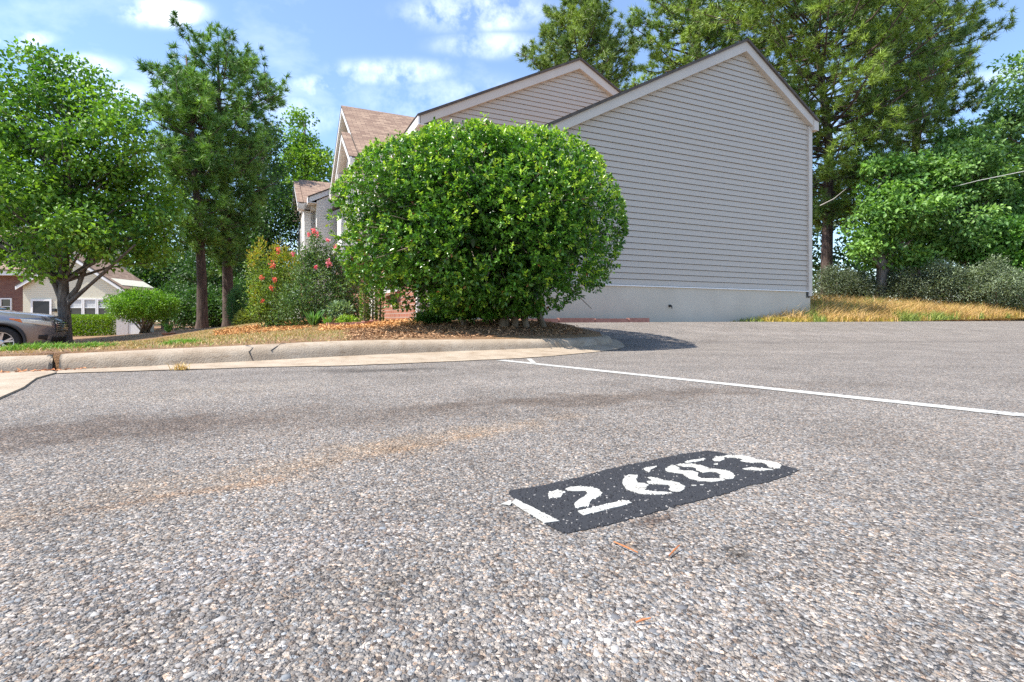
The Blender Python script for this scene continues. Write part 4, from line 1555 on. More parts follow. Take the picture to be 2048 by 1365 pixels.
def shrub(name, label, px, py, rx, ry, Y, n, per, cr, ls, c1, c2, stems=7, cat='shrub', group=None, mat='leaf', asp=.55, extra=(), shell=.4, foot=None, fl=.9):
    c = P(px, py, Y)
    z = gz(c.x, c.y)
    base = Vector((c.x, c.y, z - .02))
    t = thing(name, label, cat, base, 0, group)
    lobes = [lobe(px, py, rx, ry, Y)] + [lobe(*e, Y) for e in extra]
    cl = crown_points(lobes, n, shell)
    cl[:, 2] = np.maximum(cl[:, 2], z + .05)
    mb = MB()
    for k in range(stems):
        tgt = Vector(cl[rng.integers(len(cl))]) - base
        s = Vector((random.gauss(0, .07), random.gauss(0, .07), 0))
        m_ = s.lerp(tgt, .5) + Vector((random.gauss(0, .05), 0, .08))
        r_ = foot or .02
        mb.tube([s, m_, tgt], [r_, r_ * .7, r_ * .25], 5)
    mb.obj('stems', M['stem'], t, True)
    m = len(cl) * per
    dd = rdir(m)
    pos = np.repeat(cl, per, 0) + dd * cr * rng.random((m, 1)) ** .5 * np.array([1, 1, fl])
    pos[:, 2] = np.maximum(pos[:, 2], z + .02)
    leaves('foliage', pos, dd + rdir(m) * .6 + np.array([0, 0, .25]), ls * rng.uniform(.7, 1.25, m), vary(m, c1, c2, .18, np.repeat(np.clip(rng.normal(.45, .28, len(cl)), 0, 1), per)), M[mat], t, asp)
    return t


shrub('clipped_shrub', 'bright green clipped dome shrub on short bare stems left of the pines', 286, 612, 66, 30, 20, 460, 34, .2, .07, (.06, .155, .015), (.17, .30, .025), 14, foot=.04, shell=.55)
hd = P(185, 652, 27)
hb = Vector((hd.x, hd.y, gz(hd.x, hd.y) - .02))
hedge = thing('hedge', 'long low clipped hedge under the triple window', 'hedge', hb, math.radians(4))
n = 1500
pp = np.c_[rng.uniform(-1.3, 1.3, n), rng.uniform(-.45, .45, n), rng.uniform(.02, 1.0, n)]
f_ = rng.integers(0, 3, n)
pp[f_ == 0, 2] = 1.0
pp[f_ == 1, 1] = -.45
per = 14
m = n * per
loc0 = hedge.location.copy()
hedge.location = (0, 0, 0)
dd = rdir(m)
leaves('foliage', np.repeat(pp, per, 0) + dd * .10, dd + np.array([0, 0, .4]), .06 * rng.uniform(.7, 1.3, m), vary(m, (.08, .16, .015), (.22, .32, .02), .18), M['leaf'], hedge, .55)
mb = MB()
for k in range(9):
    x_ = -1.2 + k * .3
    mb.tube([(x_, 0, 0), (x_ + .05, .03, .9)], [.02, .008], 5)
mb.obj('stems', M['stem'], hedge)
hedge.location = loc0

# understory left
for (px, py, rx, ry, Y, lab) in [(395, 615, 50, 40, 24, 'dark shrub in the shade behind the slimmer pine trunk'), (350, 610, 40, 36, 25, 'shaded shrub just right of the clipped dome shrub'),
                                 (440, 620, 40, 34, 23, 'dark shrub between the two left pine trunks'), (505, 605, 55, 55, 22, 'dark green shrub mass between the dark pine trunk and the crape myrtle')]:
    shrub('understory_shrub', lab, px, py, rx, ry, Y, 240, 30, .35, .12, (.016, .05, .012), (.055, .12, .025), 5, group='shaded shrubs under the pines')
shrub('dwarf_conifer', 'slender upright green conifer beside the dark pine trunk', 472, 614, 9, 40, 15, 260, 26, .09, .05, (.03, .10, .03), (.09, .19, .06), 2, asp=.25)
shrub('mound_shrub', 'small yellow-green mounded shrub at the path edge', 493, 641, 20, 15, 14, 160, 26, .10, .045, (.09, .12, .02), (.20, .22, .04), 4)

# crape myrtles with flowers


def crape(name, label, px, py, rx, ry, Y, extra, c1, c2, young, nfl, n=520):
    t = shrub(name, label, px, py, rx, ry, Y, n, 18, .13, .055, c1, c2, 16, 'shrub', None, 'leaf', .42, extra, .35, .018)
    return t


YC = 10.2
cm1 = crape('crape_myrtle', 'loose crape myrtle with orange-green new growth and red flower tips', 545, 590, 42, 70, YC + .5, [(520, 545, 18, 42), (575, 540, 22, 40), (525, 610, 24, 30), (555, 625, 45, 34)], (.07, .13, .02), (.20, .26, .04), 1, 30, 420)
cm2 = crape('crape_myrtle', 'taller grey-green crape myrtle with pink flower tips beside the big round bush', 632, 590, 62, 62, YC, [(610, 530, 18, 42), (645, 520, 26, 40), (628, 490, 12, 26), (690, 590, 34, 52), (668, 545, 20, 40), (590, 620, 50, 36), (700, 625, 36, 28)], (.035, .085, .025), (.12, .18, .055), 0, 30, 780)


def flowers(par, spots, Y, c1, c2):
    for (px, py, r, k) in spots:
        c = np.array(P(px, py, Y))
        m = k * 2
        dd = rdir(m)
        leaves('flower_head', c + dd * (r / F * Y) * rng.random((m, 1)) ** .5 * np.array([.8, .8, 1.2]), rdir(m), .035 * rng.uniform(.6, 1.2, m), vary(m, c1, c2, .15), M['flower'], par, .8, .1)


flowers(cm1, [(543, 577, 6, 26), (524, 556, 5, 20), (525, 603, 4, 12), (545, 530, 8, 30), (549, 560, 6, 24), (556, 503, 7, 24)], YC, (.45, .05, .06), (.65, .18, .12))
flowers(cm2, [(628, 462, 6, 34), (617, 470, 4, 18), (635, 470, 5, 20), (655, 480, 4, 16), (585, 508, 5, 20), (657, 527, 7, 30), (671, 495, 5, 18), (632, 535, 3, 30)], YC - .3, (.55, .06, .14), (.75, .25, .30))
# new orange-green shoots
m = 900
cs = np.array([P(*q, YC + .3) for q in [(505, 520), (560, 505), (575, 520), (512, 590), (590, 540), (520, 500), (548, 515)]])
pick = rng.integers(0, len(cs), m)
dd = rdir(m)
leaves('new_growth', cs[pick] + dd * rng.random((m, 1)) ** .5 * np.array([.13, .13, .26]), dd * .5 + np.array([0, 0, .8]), .06 * rng.uniform(.7, 1.2, m), vary(m, (.18, .26, .02), (.36, .24, .03), .15), M['leaf'], cm1, .4)

# upright leafy stems, strappy plants, pot
for i, (px, lab) in enumerate([(728, 'upright leafy green stem left of its twin before the brick corner'), (745, 'tallest upright leafy stem before the brick corner'), (760, 'upright leafy stem touching the brick corner')]):
    Y = 8.9 + i * .12
    c = P(px, 600, Y)
    z = gz(c.x, c.y)
    t = thing('climbing_plant', lab, 'plant', (c.x, c.y, z - .02), 0, 'upright stems by the brick corner')
    hh = [.62, .80, .74][i]
    mb = MB()
    mb.tube([(0, 0, 0), (.01, 0, hh * .5), (-.01, 0, hh)], [.02, .015, .006], 5)
    mb.obj('stem', M['stem'], t)
    m = 520
    zz = rng.random(m) * hh
    a = rng.uniform(0, 6.28, m)
    pos = np.c_[c.x + np.cos(a) * .045, c.y + np.sin(a) * .045, z + zz]
    leaves('foliage', pos, np.c_[np.cos(a), np.sin(a), np.full(m, .5)], .045 * rng.uniform(.7, 1.3, m), vary(m, (.06, .12, .025), (.16, .22, .05), .15), M['leaf'], t, .6)


def strappy(name, label, px, py, Y, n, h, c1, c2, group=None):
    c = P(px, py, Y)
    z = gz(c.x, c.y)
    t = thing(name, label, 'plant', (c.x, c.y, z - .01), 0, group)
    a = rng.uniform(0, 6.28, n)
    d_ = np.c_[np.cos(a) * .55, np.sin(a) * .55, np.ones(n)]
    leaves('leaves', np.tile([c.x, c.y, z], (n, 1)) + rng.normal(0, .02, (n, 3)) * np.array([1, 1, 0]), d_, h * rng.uniform(.7, 1.1, n), vary(n, c1, c2), M['leaf'], t, .14, .03)
    return t


strappy('yucca', 'spiky sword-leaved plant in front of the taller crape myrtle', 626, 652, 9.6, 46, .36, (.05, .15, .03), (.14, .26, .06))
strappy('lily_clump', 'low leafy clump between the spiky plant and the edging blocks', 655, 650, 9.4, 30, .22, (.06, .16, .03), (.15, .27, .06))
shrub('groundcover_plant', 'low lime-green spreading plant behind the edging blocks', 695, 643, 18, 5, 8.9, 70, 16, .08, .04, (.12, .22, .02), (.24, .33, .04), 2)
shrub('groundcover_plant', 'dark low leafy plant at the foot of the big round bush on its left', 868, 640, 36, 10, 7.6, 170, 20, .09, .05, (.03, .09, .02), (.10, .20, .04), 3)
shrub('groundcover_plant', 'pale grey-green leafy plant between the crape myrtle and edging blocks', 680, 620, 20, 12, 9.6, 90, 16, .10, .06, (.08, .14, .07), (.20, .26, .14), 3)
c = P(337, 664, 13.5)
z = gz(c.x, c.y)
pot = thing('potted_plant', 'small green plant in a terracotta saucer on the lawn', 'plant', (c.x, c.y, z))
b = MB()
b.tube([(0, 0, -.01), (0, 0, .04), (0, 0, .05)], [.12, .17, .15], 12)
b.obj('saucer', noisy('terracotta', (.40, .16, .08), (.50, .22, .12), 8, .8), pot)
n = 60
a = rng.uniform(0, 6.28, n)
leaves('leaves', np.tile([c.x, c.y, z + .04], (n, 1)), np.c_[np.cos(a) * .5, np.sin(a) * .5, np.ones(n)], .27 * rng.uniform(.6, 1.1, n), vary(n, (.07, .18, .03), (.18, .30, .06)), M['leaf'], pot, .2)

# edging blocks
M['edging'] = noisy('red_edging', (.30, .13, .10), (.42, .21, .17), 12, .85, .3, 80)
ed = thing('edging_border', 'row of dull red edging blocks around the mulch bed', 'border', (*P(695, 660, 8.3).xy, 0))
for i, (px, Y) in enumerate([(664, 8.9), (680, 8.6), (697, 8.4), (717, 8.2), (735, 8.45), (750, 8.9)]):
    c = P(px, 655, Y)
    z = gz(c.x, c.y)
    b = MB()
    a = [.5, .35, .2, .1, .9, 1.0][i]
    ca, sa = math.cos(a), math.sin(a)
    pts = [(-.085, -.045), (.085, -.045), (.085, .045), (-.085, .045)]
    b.prism([(c.x - ed.location.x + p * ca - q * sa, c.y - ed.location.y + p * sa + q * ca, z - .03) for p, q in pts][::-1], (0, 0, .11))
    b.obj('edging_block', M['edging'], ed)
ws = thing('bed_edging', 'low reddish timber edging along the foot of the grey end wall', 'border', (*uv2xy(5.0, 8.55), .2), A0)
for k in range(4):
    b = MB()
    L_ = .78 if k < 3 else .5
    b.box(-.9 + k * .8, -.9 + k * .8 + L_, -.05, .05, 0.02, .145 + .01 * (k % 2))
    b.obj('edging_board', M['edging'], ws)

# --- right side: pines and woods ----------------------------------------------------------
RP = 'pines behind the grey end house'
Y = 21.5
b_ = P(1655, 600, Y); zz = gz(b_.x, b_.y)
tr = [(b_.x, b_.y, zz - .1, .30), (*P(1653, 540, Y), .22), (*P(1656, 400, Y), .19), (*P(1658, 290, Y), .17), (*P(1645, 180, Y), .13), (*P(1630, 60, Y), .10), (*P(1625, -120, Y), .05), (*P(1620, -190, Y), .02)]
pf = [(P(0, 440, Y).z, 1.0), (P(0, 350, Y).z, 2.9), (P(0, 250, Y).z, 4.3), (P(0, 120, Y).z, 5.2), (P(0, 20, Y).z, 5.6), (P(0, -80, Y).z, 4.0), (P(0, -200, Y).z, .8)]
pine('pine_tree', 'big spreading pine with visible trunk at the end corner of the grey house', Vector((b_.x, b_.y, zz)), tr, pf, 26, 8, (.055, .105, .022), (.20, .275, .04), RP, .28, 42, .95, up=.2, width=.014)
Y = 27
b_ = P(1400, 600, Y); zz = gz(b_.x, b_.y)
tr = [(b_.x, b_.y, zz - .1, .32), (*P(1400, 300, Y), .2), (*P(1395, 60, Y), .13), (*P(1390, -160, Y), .03)]
pf = [(P(0, 330, Y).z, 1.5), (P(0, 220, Y).z, 3.2), (P(0, 120, Y).z, 3.8), (P(0, 20, Y).z, 3.6), (P(0, -60, Y).z, 2.6), (P(0, -150, Y).z, .6)]
pine('pine_tree', 'pine rising straight behind the peak of the grey end house', Vector((b_.x, b_.y, zz)), tr, pf, 20, 7, (.06, .115, .024), (.21, .29, .045), RP, .30, 40, 1.05, width=.016)
Y = 31
b_ = P(1165, 610, Y); zz = gz(b_.x, b_.y)
tr = [(b_.x, b_.y, zz - .1, .32), (*P(1165, 300, Y), .2), (*P(1160, 100, Y), .12), (*P(1165, -40, Y), .02)]
pf = [(P(0, 350, Y).z, 2.5), (P(0, 230, Y).z, 3.8), (P(0, 150, Y).z, 3.7), (P(0, 80, Y).z, 2.9), (P(0, 10, Y).z, 1.8), (P(0, -45, Y).z, .4)]
pine('pine_tree', 'broad pine rising behind the second gable of the row', Vector((b_.x, b_.y, zz)), tr, pf, 19, 8, (.055, .10, .022), (.19, .255, .045), RP, .34, 42, .95, width=.017)
Y = 26
b_ = P(1830, 590, Y); zz = gz(b_.x, b_.y)
tr = [(b_.x, b_.y, zz - .1, .3), (*P(1825, 400, Y), .2), (*P(1835, 240, Y), .16), (*P(1840, 80, Y), .1), (*P(1830, -110, Y), .03)]
pf = [(P(0, 400, Y).z, 1.4), (P(0, 330, Y).z, 3.0), (P(0, 260, Y).z, 3.6), (P(0, 200, Y).z, 3.0), (P(0, 120, Y).z, 3.2), (P(0, 20, Y).z, 3.8), (P(0, -120, Y).z, .8)]
pine('pine_tree', 'pine with long side limbs among the broadleaf trees right of the grey house', Vector((b_.x, b_.y, zz)), tr, pf, 18, 7, (.035, .078, .02), (.15, .22, .035), RP, .30, 40, 1.05, up=.2, width=.016)

WG = 'broadleaf trees of the wood on the right'
for (px, Y, lobes_, c1, c2, lab, n) in [
    (1760, 18.8, [(1775, 355, 48, 42, .2), (1805, 420, 66, 52, -.3), (1755, 450, 42, 42, 0), (1860, 370, 60, 48, .6), (1742, 500, 34, 32, 0), (1815, 500, 66, 42, .5)], (.05, .125, .025), (.18, .31, .06), 'mid-green broadleaf tree in the wood beside the pine trunk', 520),
    (1935, 19.2, [(1920, 350, 80, 60, 0), (1980, 420, 80, 60, .4), (1900, 450, 70, 60, -.4), (1960, 330, 60, 40, 0), (1930, 290, 50, 40, .5)], (.05, .12, .028), (.18, .30, .075), 'leafy broadleaf tree in the middle of the wood behind the grey-green shrubs', 560),
    (2075, 19.5, [(2060, 180, 60, 70, 0), (2100, 280, 90, 90, 0), (2030, 230, 36, 50, -.3), (2060, 360, 70, 60, .4), (2120, 420, 90, 80, 0)], (.055, .13, .04), (.2, .31, .11), 'pale-leaved tall tree at the right end of the wood', 520),
    (2010, 19, [(1990, 480, 60, 45, -.3), (2060, 470, 60, 50, 0), (1950, 500, 45, 30, 0), (2040, 530, 60, 30, -.4)], (.05, .13, .025), (.17, .32, .055), 'low spreading bright tree overhanging the grey-green shrubs', 420)]:
    bs, tk = simple_trunk(px, 590, Y, min(l[1] for l in lobes_) + 20, .17)
    tree('wood_tree', lab, bs, [lobe(*l[:4], Y, l[4]) for l in lobes_], tk, int(n * .5), 60, .46, .17, c1, c2, 45, group=WG, shell=.62, aspect=.55, flat_=.5, rad_len=.6)

# far mass of the wood, reads as one
lbs = [lobe(px, py, 130, 100, 40, dy) for px, py, dy in [(1560, 420, 0), (1700, 400, 2), (1860, 420, 0), (2020, 400, 2), (2180, 380, 0), (1640, 540, -1), (1800, 560, 0), (1960, 560, -1), (2120, 560, 0), (1480, 560, 3), (2300, 480, 0), (2400, 400, -5)]]
cl = crown_points(lbs, 1500, .2)
m = len(cl) * 22
dd = rdir(m)
wd = leaves('woodland', np.repeat(cl, 22, 0) + dd * .9 * rng.random((m, 1)) ** .5, dd + rdir(m), .34 * rng.uniform(.7, 1.3, m), vary(m, (.010, .03, .008), (.035, .08, .016), .2), M['leaf'], None, .6)
tag(wd, 'dark mass of woodland foliage far behind the right-hand trees', 'woodland', kind='stuff')
lbs = [lobe(px, py, 110, 70, 55, dy) for px, py, dy in [(200, 560, 0), (380, 570, 2), (520, 560, 0), (660, 560, 2), (60, 560, 2), (-120, 540, 0), (-300, 500, 0)]]
cl = crown_points(lbs, 700, .2)
m = len(cl) * 20
dd = rdir(m)
wd = leaves('woodland', np.repeat(cl, 20, 0) + dd * 1.1 * rng.random((m, 1)) ** .5, dd + rdir(m), .42 * rng.uniform(.7, 1.3, m), vary(m, (.012, .035, .010), (.04, .09, .02), .2), M['leaf'], None, .6)
tag(wd, 'dark mass of woodland foliage far behind the left-hand lawn', 'woodland', kind='stuff')

# grey-green shrubs above the bank, and dead branch
GG = 'grey-green shrubs along the bank'
for (px, py, rx, ry, Y, lab) in [(1675, 582, 48, 28, 19.5, 'shade-coloured grey-green shrub nearest the corner of the grey house'), (1755, 586, 55, 24, 19, 'low shaded shrub second along the bank from the grey house'),
                                 (1840, 584, 55, 26, 18.5, 'shaded shrub third along the bank from the grey house'), (1915, 572, 60, 34, 18, 'pale grey-green shrub with feathery top on the bank'),
                                 (1995, 574, 60, 38, 17.5, 'broad silvery shrub near the far end of the bank'), (2075, 586, 60, 36, 17, 'silvery shrub at the end of the bank past the broad one')]:
    shade_mul = .62 if px < 1860 else 1.0  # shrubs nearer the house get a darker leaf colour as painted shade
    shrub('grey_shrub', lab, px, py, rx, ry, Y, 330, 26, .24, .075, (.07 * shade_mul, .095 * shade_mul, .055 * shade_mul), (.24 * shade_mul, .29 * shade_mul, .18 * shade_mul), 9, group=GG, asp=.35, extra=[(px + random.uniform(-45, 45), py - ry * random.uniform(.5, 1.0), random.uniform(14, 30), random.uniform(12, 26)) for _ in range(4)])
br = thing('dead_branch', 'bare pale branch leaning among the wood tree leaves', 'branch', P(1650, 405, 19.5))
o = Vector(br.location)
b = MB()
b.tube([P(1640, 412, 19.6) - o, P(1668, 398, 19.4) - o, P(1692, 378, 19.2) - o], [.024, .018, .008], 6)
b.obj('limb', noisy('pale_bark', (.26, .23, .20), (.36, .33, .29), 6, .9), br, True)
cb = thing('cable', 'thin pale overhead cable crossing the foliage of the wood', 'cable', P(1955, 362, 17))
o = Vector(cb.location)
b = MB()
b.tube([P(1900, 376, 18.5) - o, P(1955, 362, 17.5) - o, P(2048, 343, 16) - o, P(2200, 300, 13.5) - o], [.010] * 4, 6)
b.obj('wire', noisy('cable_sheath', (.45, .45, .44), (.5, .5, .49), 3, .6), cb)

# ------------------------------------------------------------------ grasses, mulch, litter
GAIN[0] = 1.25
def scatter_poly(n, x0, x1, y0, y1, test):
    xs, ys = np.empty(0), np.empty(0)
    while len(xs) < n:
        x = rng.uniform(x0, x1, n * 2)
        y = rng.uniform(y0, y1, n * 2)
        k_ = test(x, y)
        xs, ys = np.r_[xs, x[k_]], np.r_[ys, y[k_]]
    return xs[:n], ys[:n]


# kerb-back line for the lawn strip
_kb = KC[:, :2] + KN * .26


def behind(x, y, lo, hi_):
    d2 = ((x[:, None] - _kb[None, ::3, 0]) ** 2 + (y[:, None] - _kb[None, ::3, 1]) ** 2).min(1) ** .5
    return inside(np.vstack([_kb, [uv2xy(4.2, VFAR)], [uv2xy(4.2, 100)], [(-90, 100)], [(-90, -30)], [(-14, -5)]]), x, y) & (d2 > lo) & (d2 < hi_)


def lawn_ok(x, y):
    px = CX + F * x / y
    return behind(x, y, .0, 9) & ((px < 700) | (y < 5.2 + .75 * x + .35)) & (px > -150) & (px < 830) & ~((x < -9.4) & (y < 12.5))


gx, gy = scatter_poly(52000, -13, .5, 3.3, 17, lawn_ok)
dens = vnoise(gx + 30, gy, 1.1, 9)
kp = rng.random(len(gx)) < .35 + .8 * dens
gx, gy = gx[kp], gy[kp]
g = np.c_[gx, gy, zground(gx, gy) - .005]
t_ = np.clip(vnoise(gx + 30, gy + 9, .9, 12) * 1.4 - .5, 0, 1)
col = vary(len(g), (.34, .215, .095), (.46, .34, .15), .22)
gr = rng.random(len(g)) < .10 + .25 * t_
col[gr] = vary(int(gr.sum()), (.11, .17, .03), (.22, .28, .06), .2)
o = blades('dry_grass', g, rng.uniform(.02, .055, len(g)) * (1 + .15 * (gy > 8)), col, M['grass'], None, .0035, .7)
tag(o, 'short parched brown grass covering the strip behind the curb', 'grass', kind='stuff')

for (px, py, wpx, Y, lab, hh) in [(75, 703, 62, 4.25, 'longest bright green grass tuft behind the curb below the parked car', .075), (185, 700, 22, 4.5, 'small green grass tuft behind the curb right of the joint', .06),
                                  (365, 691, 24, 4.7, 'bright green grass tuft behind the curb below the clipped shrub', .06)]:
    c = P(px, py, Y)
    w = wpx / F * Y
    n = 1000 if wpx > 40 else 800
    x = c.x + rng.uniform(-w, w, n)
    y = c.y + rng.normal(0, .07, n) + (x - c.x) * .5
    z = zground(x, y)
    t = thing('grass_tuft', lab, 'grass', (c.x, c.y, gz(c.x, c.y)), 0, 'green grass tufts behind the curb')
    blades('blades', np.c_[x, y, z], hh * rng.uniform(.5, 1.2, n) * np.clip(1.2 - np.abs(x - c.x) / w * .8, .3, 1), vary(n, (.10, .22, .02), (.24, .38, .05), .15), M['grass'], t, .004, .5)

# weed in the gutter
c = G(362, 741)
t = thing('gutter_weed', 'dry straw-coloured weed growing from the gutter edge', 'weed', (*c, .004))
n = 90
blades('blades', np.c_[c[0] + rng.normal(0, .022, n), c[1] + rng.normal(0, .015, n), np.full(n, .004)], rng.uniform(.02, .075, n), vary(n, (.45, .27, .09), (.62, .45, .2), .15), M['grass'], t, .003, .6)

# mulch and straw
def chips(name, label, n, x0, x1, y0, y1, test, c1, c2, size=.03, lift=.02):
    x, y = scatter_poly(n, x0, x1, y0, y1, test)
    p = np.c_[x, y, zground(x, y) + rng.uniform(0, lift, n)]
    d_ = rdir(n) * np.array([1, 1, .35])
    o = leaves(name, p, d_, size * rng.uniform(.5, 1.5, n), vary(n, c1, c2, .25), M['chip'], None, .3, .05)
    return tag(o, label, 'mulch', kind='stuff')


def pxrange(a, b_):
    return lambda x, y: (CX + F * x / y > a) & (CX + F * x / y < b_) & behind(x, y, 0, 9)


chips('mulch', 'orange wood-chip mulch spread around the shrubs and the brick corner', 9000, -3.6, -.8, 7.2, 9.6, pxrange(640, 850), (.42, .20, .07), (.60, .36, .16), .045, .05)
chips('leaf_litter', 'brown leaf litter under the big round bush', 12000, -2.6, 1.25, 4.7, 8.4, lambda x, y: pxrange(690, 1235)(x, y) & behind(x, y, .1, 9) & (y > 5.0 + .8 * x), (.16, .085, .045), (.40, .24, .13), .035, .02)
chips('pine_straw', 'orange pine straw under the crape myrtles', 6000, -6.5, -3.6, 8.5, 12, pxrange(430, 660), (.38, .17, .06), (.52, .30, .12), .05, .03)

# gutter litter
x, y = rng.normal(-3.12, .14, 160), np.zeros(160)
y = 3.36 + (x + 3.12) * .8 - np.abs(rng.normal(0, .035, 160))
o = leaves('gutter_litter', np.c_[x, y, np.full(160, .014)], rdir(160) * np.array([1, 1, .2]), .028 * rng.uniform(.5, 1.3, 160), vary(160, (.32, .11, .05), (.5, .24, .11), .2), M['chip'], None, .35, .05)
tag(o, 'reddish leaf scraps caught in the gutter by the curb joint', 'leaf litter', kind='stuff')
for (p0, p1, p2, lab) in [((1228, 1084), (1250, 1096), (1276, 1111), 'longest reddish pine needle lying on the asphalt below the number'), ((1338, 1112), (1350, 1102), (1359, 1096), 'short orange needle lying right of the longest one'),
                          ((1272, 1245), (1285, 1243), (1302, 1243), 'orange needle lying apart on the bare asphalt')]:
    pts = [Vector((*G(*q, .004), .004)) for q in (p0, p1, p2)]
    t = thing('pine_needle', lab, 'needle', pts[0], 0, 'needles on the asphalt')
    b = MB()
    b.tube([q - pts[0] + Vector((0, 0, .002 * k_)) for k_, q in enumerate(pts)], [.0010, .0014, .0008], 5)
    b.obj('needle', noisy('dry_needle', (.34, .10, .03), (.46, .18, .06), 80, .6), t)

# bank of tall dry grass on the right


def bank_ok(x, y):
    u = x * U[0] + y * U[1]
    v = x * V[0] + y * V[1]
    edge = 8.78 - .55 * sstep(9.3, 11.4, u)
    return (v > edge) & (v < VFAR + 3.2) & (u > 9.3) & (u < 27) & ~((u < 12.5) & (v > 8.80))


n = 60000
gx, gy = scatter_poly(n, 5, 22, 11, 26, bank_ok)
gu = gx * U[0] + gy * U[1]
gv = gx * V[0] + gy * V[1]
hgt_ = (.16 + .34 * sstep(VFAR - .6, VFAR + .5, gv)) * (.12 + .88 * sstep(9.3, 12.2, gu)) * rng.uniform(.5, 1.45, n) * (.7 + .6 * vnoise(gx, gy, 2.2, 31))
col = vary(n, (.36, .21, .07), (.55, .37, .15), .2, vnoise(gx, gy, .8, 21))
low = (hgt_ < .2) | (rng.random(n) < .12)
col[low] = vary(int(low.sum()), (.20, .19, .03), (.48, .33, .06), .2)
grn = vnoise(gx, gy, 1.5, 22) > .72
col[grn] = vary(int(grn.sum()), (.12, .17, .03), (.26, .30, .06), .2)
o = blades('bank_grass', np.c_[gx, gy, np.maximum(zground(gx, gy), zroad(gx, gy)) - .01], hgt_, col, M['grass'], None, .008, .35)
tag(o, 'tall golden dry grass on the bank beside the asphalt', 'grass', kind='stuff')

# ------------------------------------------------------------------ parked car
M['carpaint'] = MT('grey_metallic_paint').set(Base_Color=c4(.25, .25, .275), Metallic=.5, Roughness=.28).m
M['carpaint'].node_tree.nodes['Principled BSDF'].inputs['Coat Weight'].default_value = .8
M['carpaint'].node_tree.nodes['Principled BSDF'].inputs['Coat Roughness'].default_value = .04
M['plastic'] = noisy('dark_plastic', (.018, .018, .02), (.03, .03, .032), 30, .6)
M['chrome'] = MT('chrome').set(Base_Color=c4(.72, .72, .73), Metallic=1.0, Roughness=.12).m
M['alloy'] = MT('alloy').set(Base_Color=c4(.62, .63, .65), Metallic=.8, Roughness=.3).m
M['tyre'] = noisy('tyre_rubber', (.016, .016, .016), (.028, .028, .028), 20, .85)
M['lamp'] = MT('headlamp_lens').set(Base_Color=c4(.72, .70, .60), Roughness=.3, Metallic=.0).m
M['lamp'].node_tree.nodes['Principled BSDF'].inputs['Coat Weight'].default_value = .4
M['amber'] = MT('amber_lens').set(Base_Color=c4(.75, .20, .03), Roughness=.12).m
M['redlens'] = MT('red_lens').set(Base_Color=c4(.35, .01, .01), Roughness=.12).m

zS = [.22, .27, .34, .42, .50, .60, .70, .80, .88, .95, 1.00, 1.035, 1.06, 1.085, 1.11, 1.13, 1.16, 1.25, 1.35, 1.45, 1.55, 1.63, 1.685, 1.715, 1.73]
fX = [.70, .84, .90, .93, .95, .965, .975, .965, .935, .88, .79, .66, .48, .25, .02, -.12, -.24, -.42, -.60, -.79, -1.0, -1.24, -1.55, -1.95, -2.4]
rX = [-3.55, -3.68, -3.78, -3.82, -3.84, -3.85, -3.85, -3.86, -3.86, -3.86, -3.86, -3.85, -3.85, -3.84, -3.83, -3.82, -3.80, -3.76, -3.70, -3.63, -3.55, -3.45, -3.30, -3.10, -2.8]
hW = [.82, .87, .905, .925, .938, .948, .955, .960, .962, .960, .955, .948, .94, .93, .92, .905, .885, .845, .80, .755, .71, .665, .60, .50, .34]


def car_pt(th, z, off=0.0):
    a, r, w = np.interp(z, zS, fX), np.interp(z, zS, rX), np.interp(z, zS, hW)
    c, s_ = math.cos(th), math.sin(th)
    nf_ = 3.6 if z < 1.0 else 3.0
    nn_ = nf_ if c > 0 else 5.0
    # the widest point lies behind the front axle so that the nose rounds off
    xm = -.75
    L_ = (a - xm) if c > 0 else (xm - r)
    if L_ < .15:
        xm = (a + r) / 2
        L_ = (a - r) / 2
    x = xm + L_ * math.copysign(abs(c) ** (2 / nn_), c)
    y = w * math.copysign(abs(s_) ** (2 / (nn_ if c > 0 else 5.0)), s_)
    p = Vector((x, y, z))
    if off:
        n_ = Vector((math.copysign(abs(c) ** (2 - 2 / nn_), c) / L_, math.copysign(abs(s_) ** (2 - 2 / nn_), s_) / w, 0)).normalized()
        p += n_ * off
    return p


hub = P(5, 685, 12.5)
CAR_RZ = math.radians(27)
gzc = hub.z - .37
car = thing('parked_car', 'grey sport utility car parked nose-in behind the curb and maple', 'car', (0, 0, 0), CAR_RZ)
# hub of the near front wheel is at local (0, -.80, .37)
q = Matrix.Rotation(CAR_RZ, 3, 'Z') @ Vector((0, -.80, .37))
car.location = hub - q

TH = [2 * math.pi * k / 96 for k in range(96)]
vs, fs = [], []
for z in zS:
    for th in TH:
        vs.append(car_pt(th, z))
nT = len(TH)
for i in range(len(zS) - 1):
    for k in range(nT):
        fs.append((i * nT + k, i * nT + (k + 1) % nT, (i + 1) * nT + (k + 1) % nT, (i + 1) * nT + k))
fs += [tuple(range(nT - 1, -1, -1)), tuple((len(zS) - 1) * nT + k for k in range(nT))]
body = mesh_obj('body', vs, fs, M['carpaint'], car, True)
cut = MB()
for x_ in (0, -2.79):
    for s_ in (-1, 1):
        cut.tube([(x_, s_ * .55, .37), (x_, s_ * 1.2, .37)], [.43, .43], 40)
        n_ = 40
        b0 = len(cut.v) - 80
        cut.f.append(tuple(b0 + k for k in range(n_ - 1, -1, -1)))
cutter = cut.obj('cutter', M['plastic'], car)
import bmesh
for ob_ in (cutter, body):
    bm_ = bmesh.new()
    bm_.from_mesh(ob_.data)
    bmesh.ops.recalc_face_normals(bm_, faces=bm_.faces)
    bm_.to_mesh(ob_.data)
    bm_.free()
md = body.modifiers.new('arch', 'BOOLEAN')
md.object = cutter
md.operation = 'DIFFERENCE'
md.solver = 'EXACT'
md.material_mode = 'TRANSFER'
bpy.context.view_layer.update()
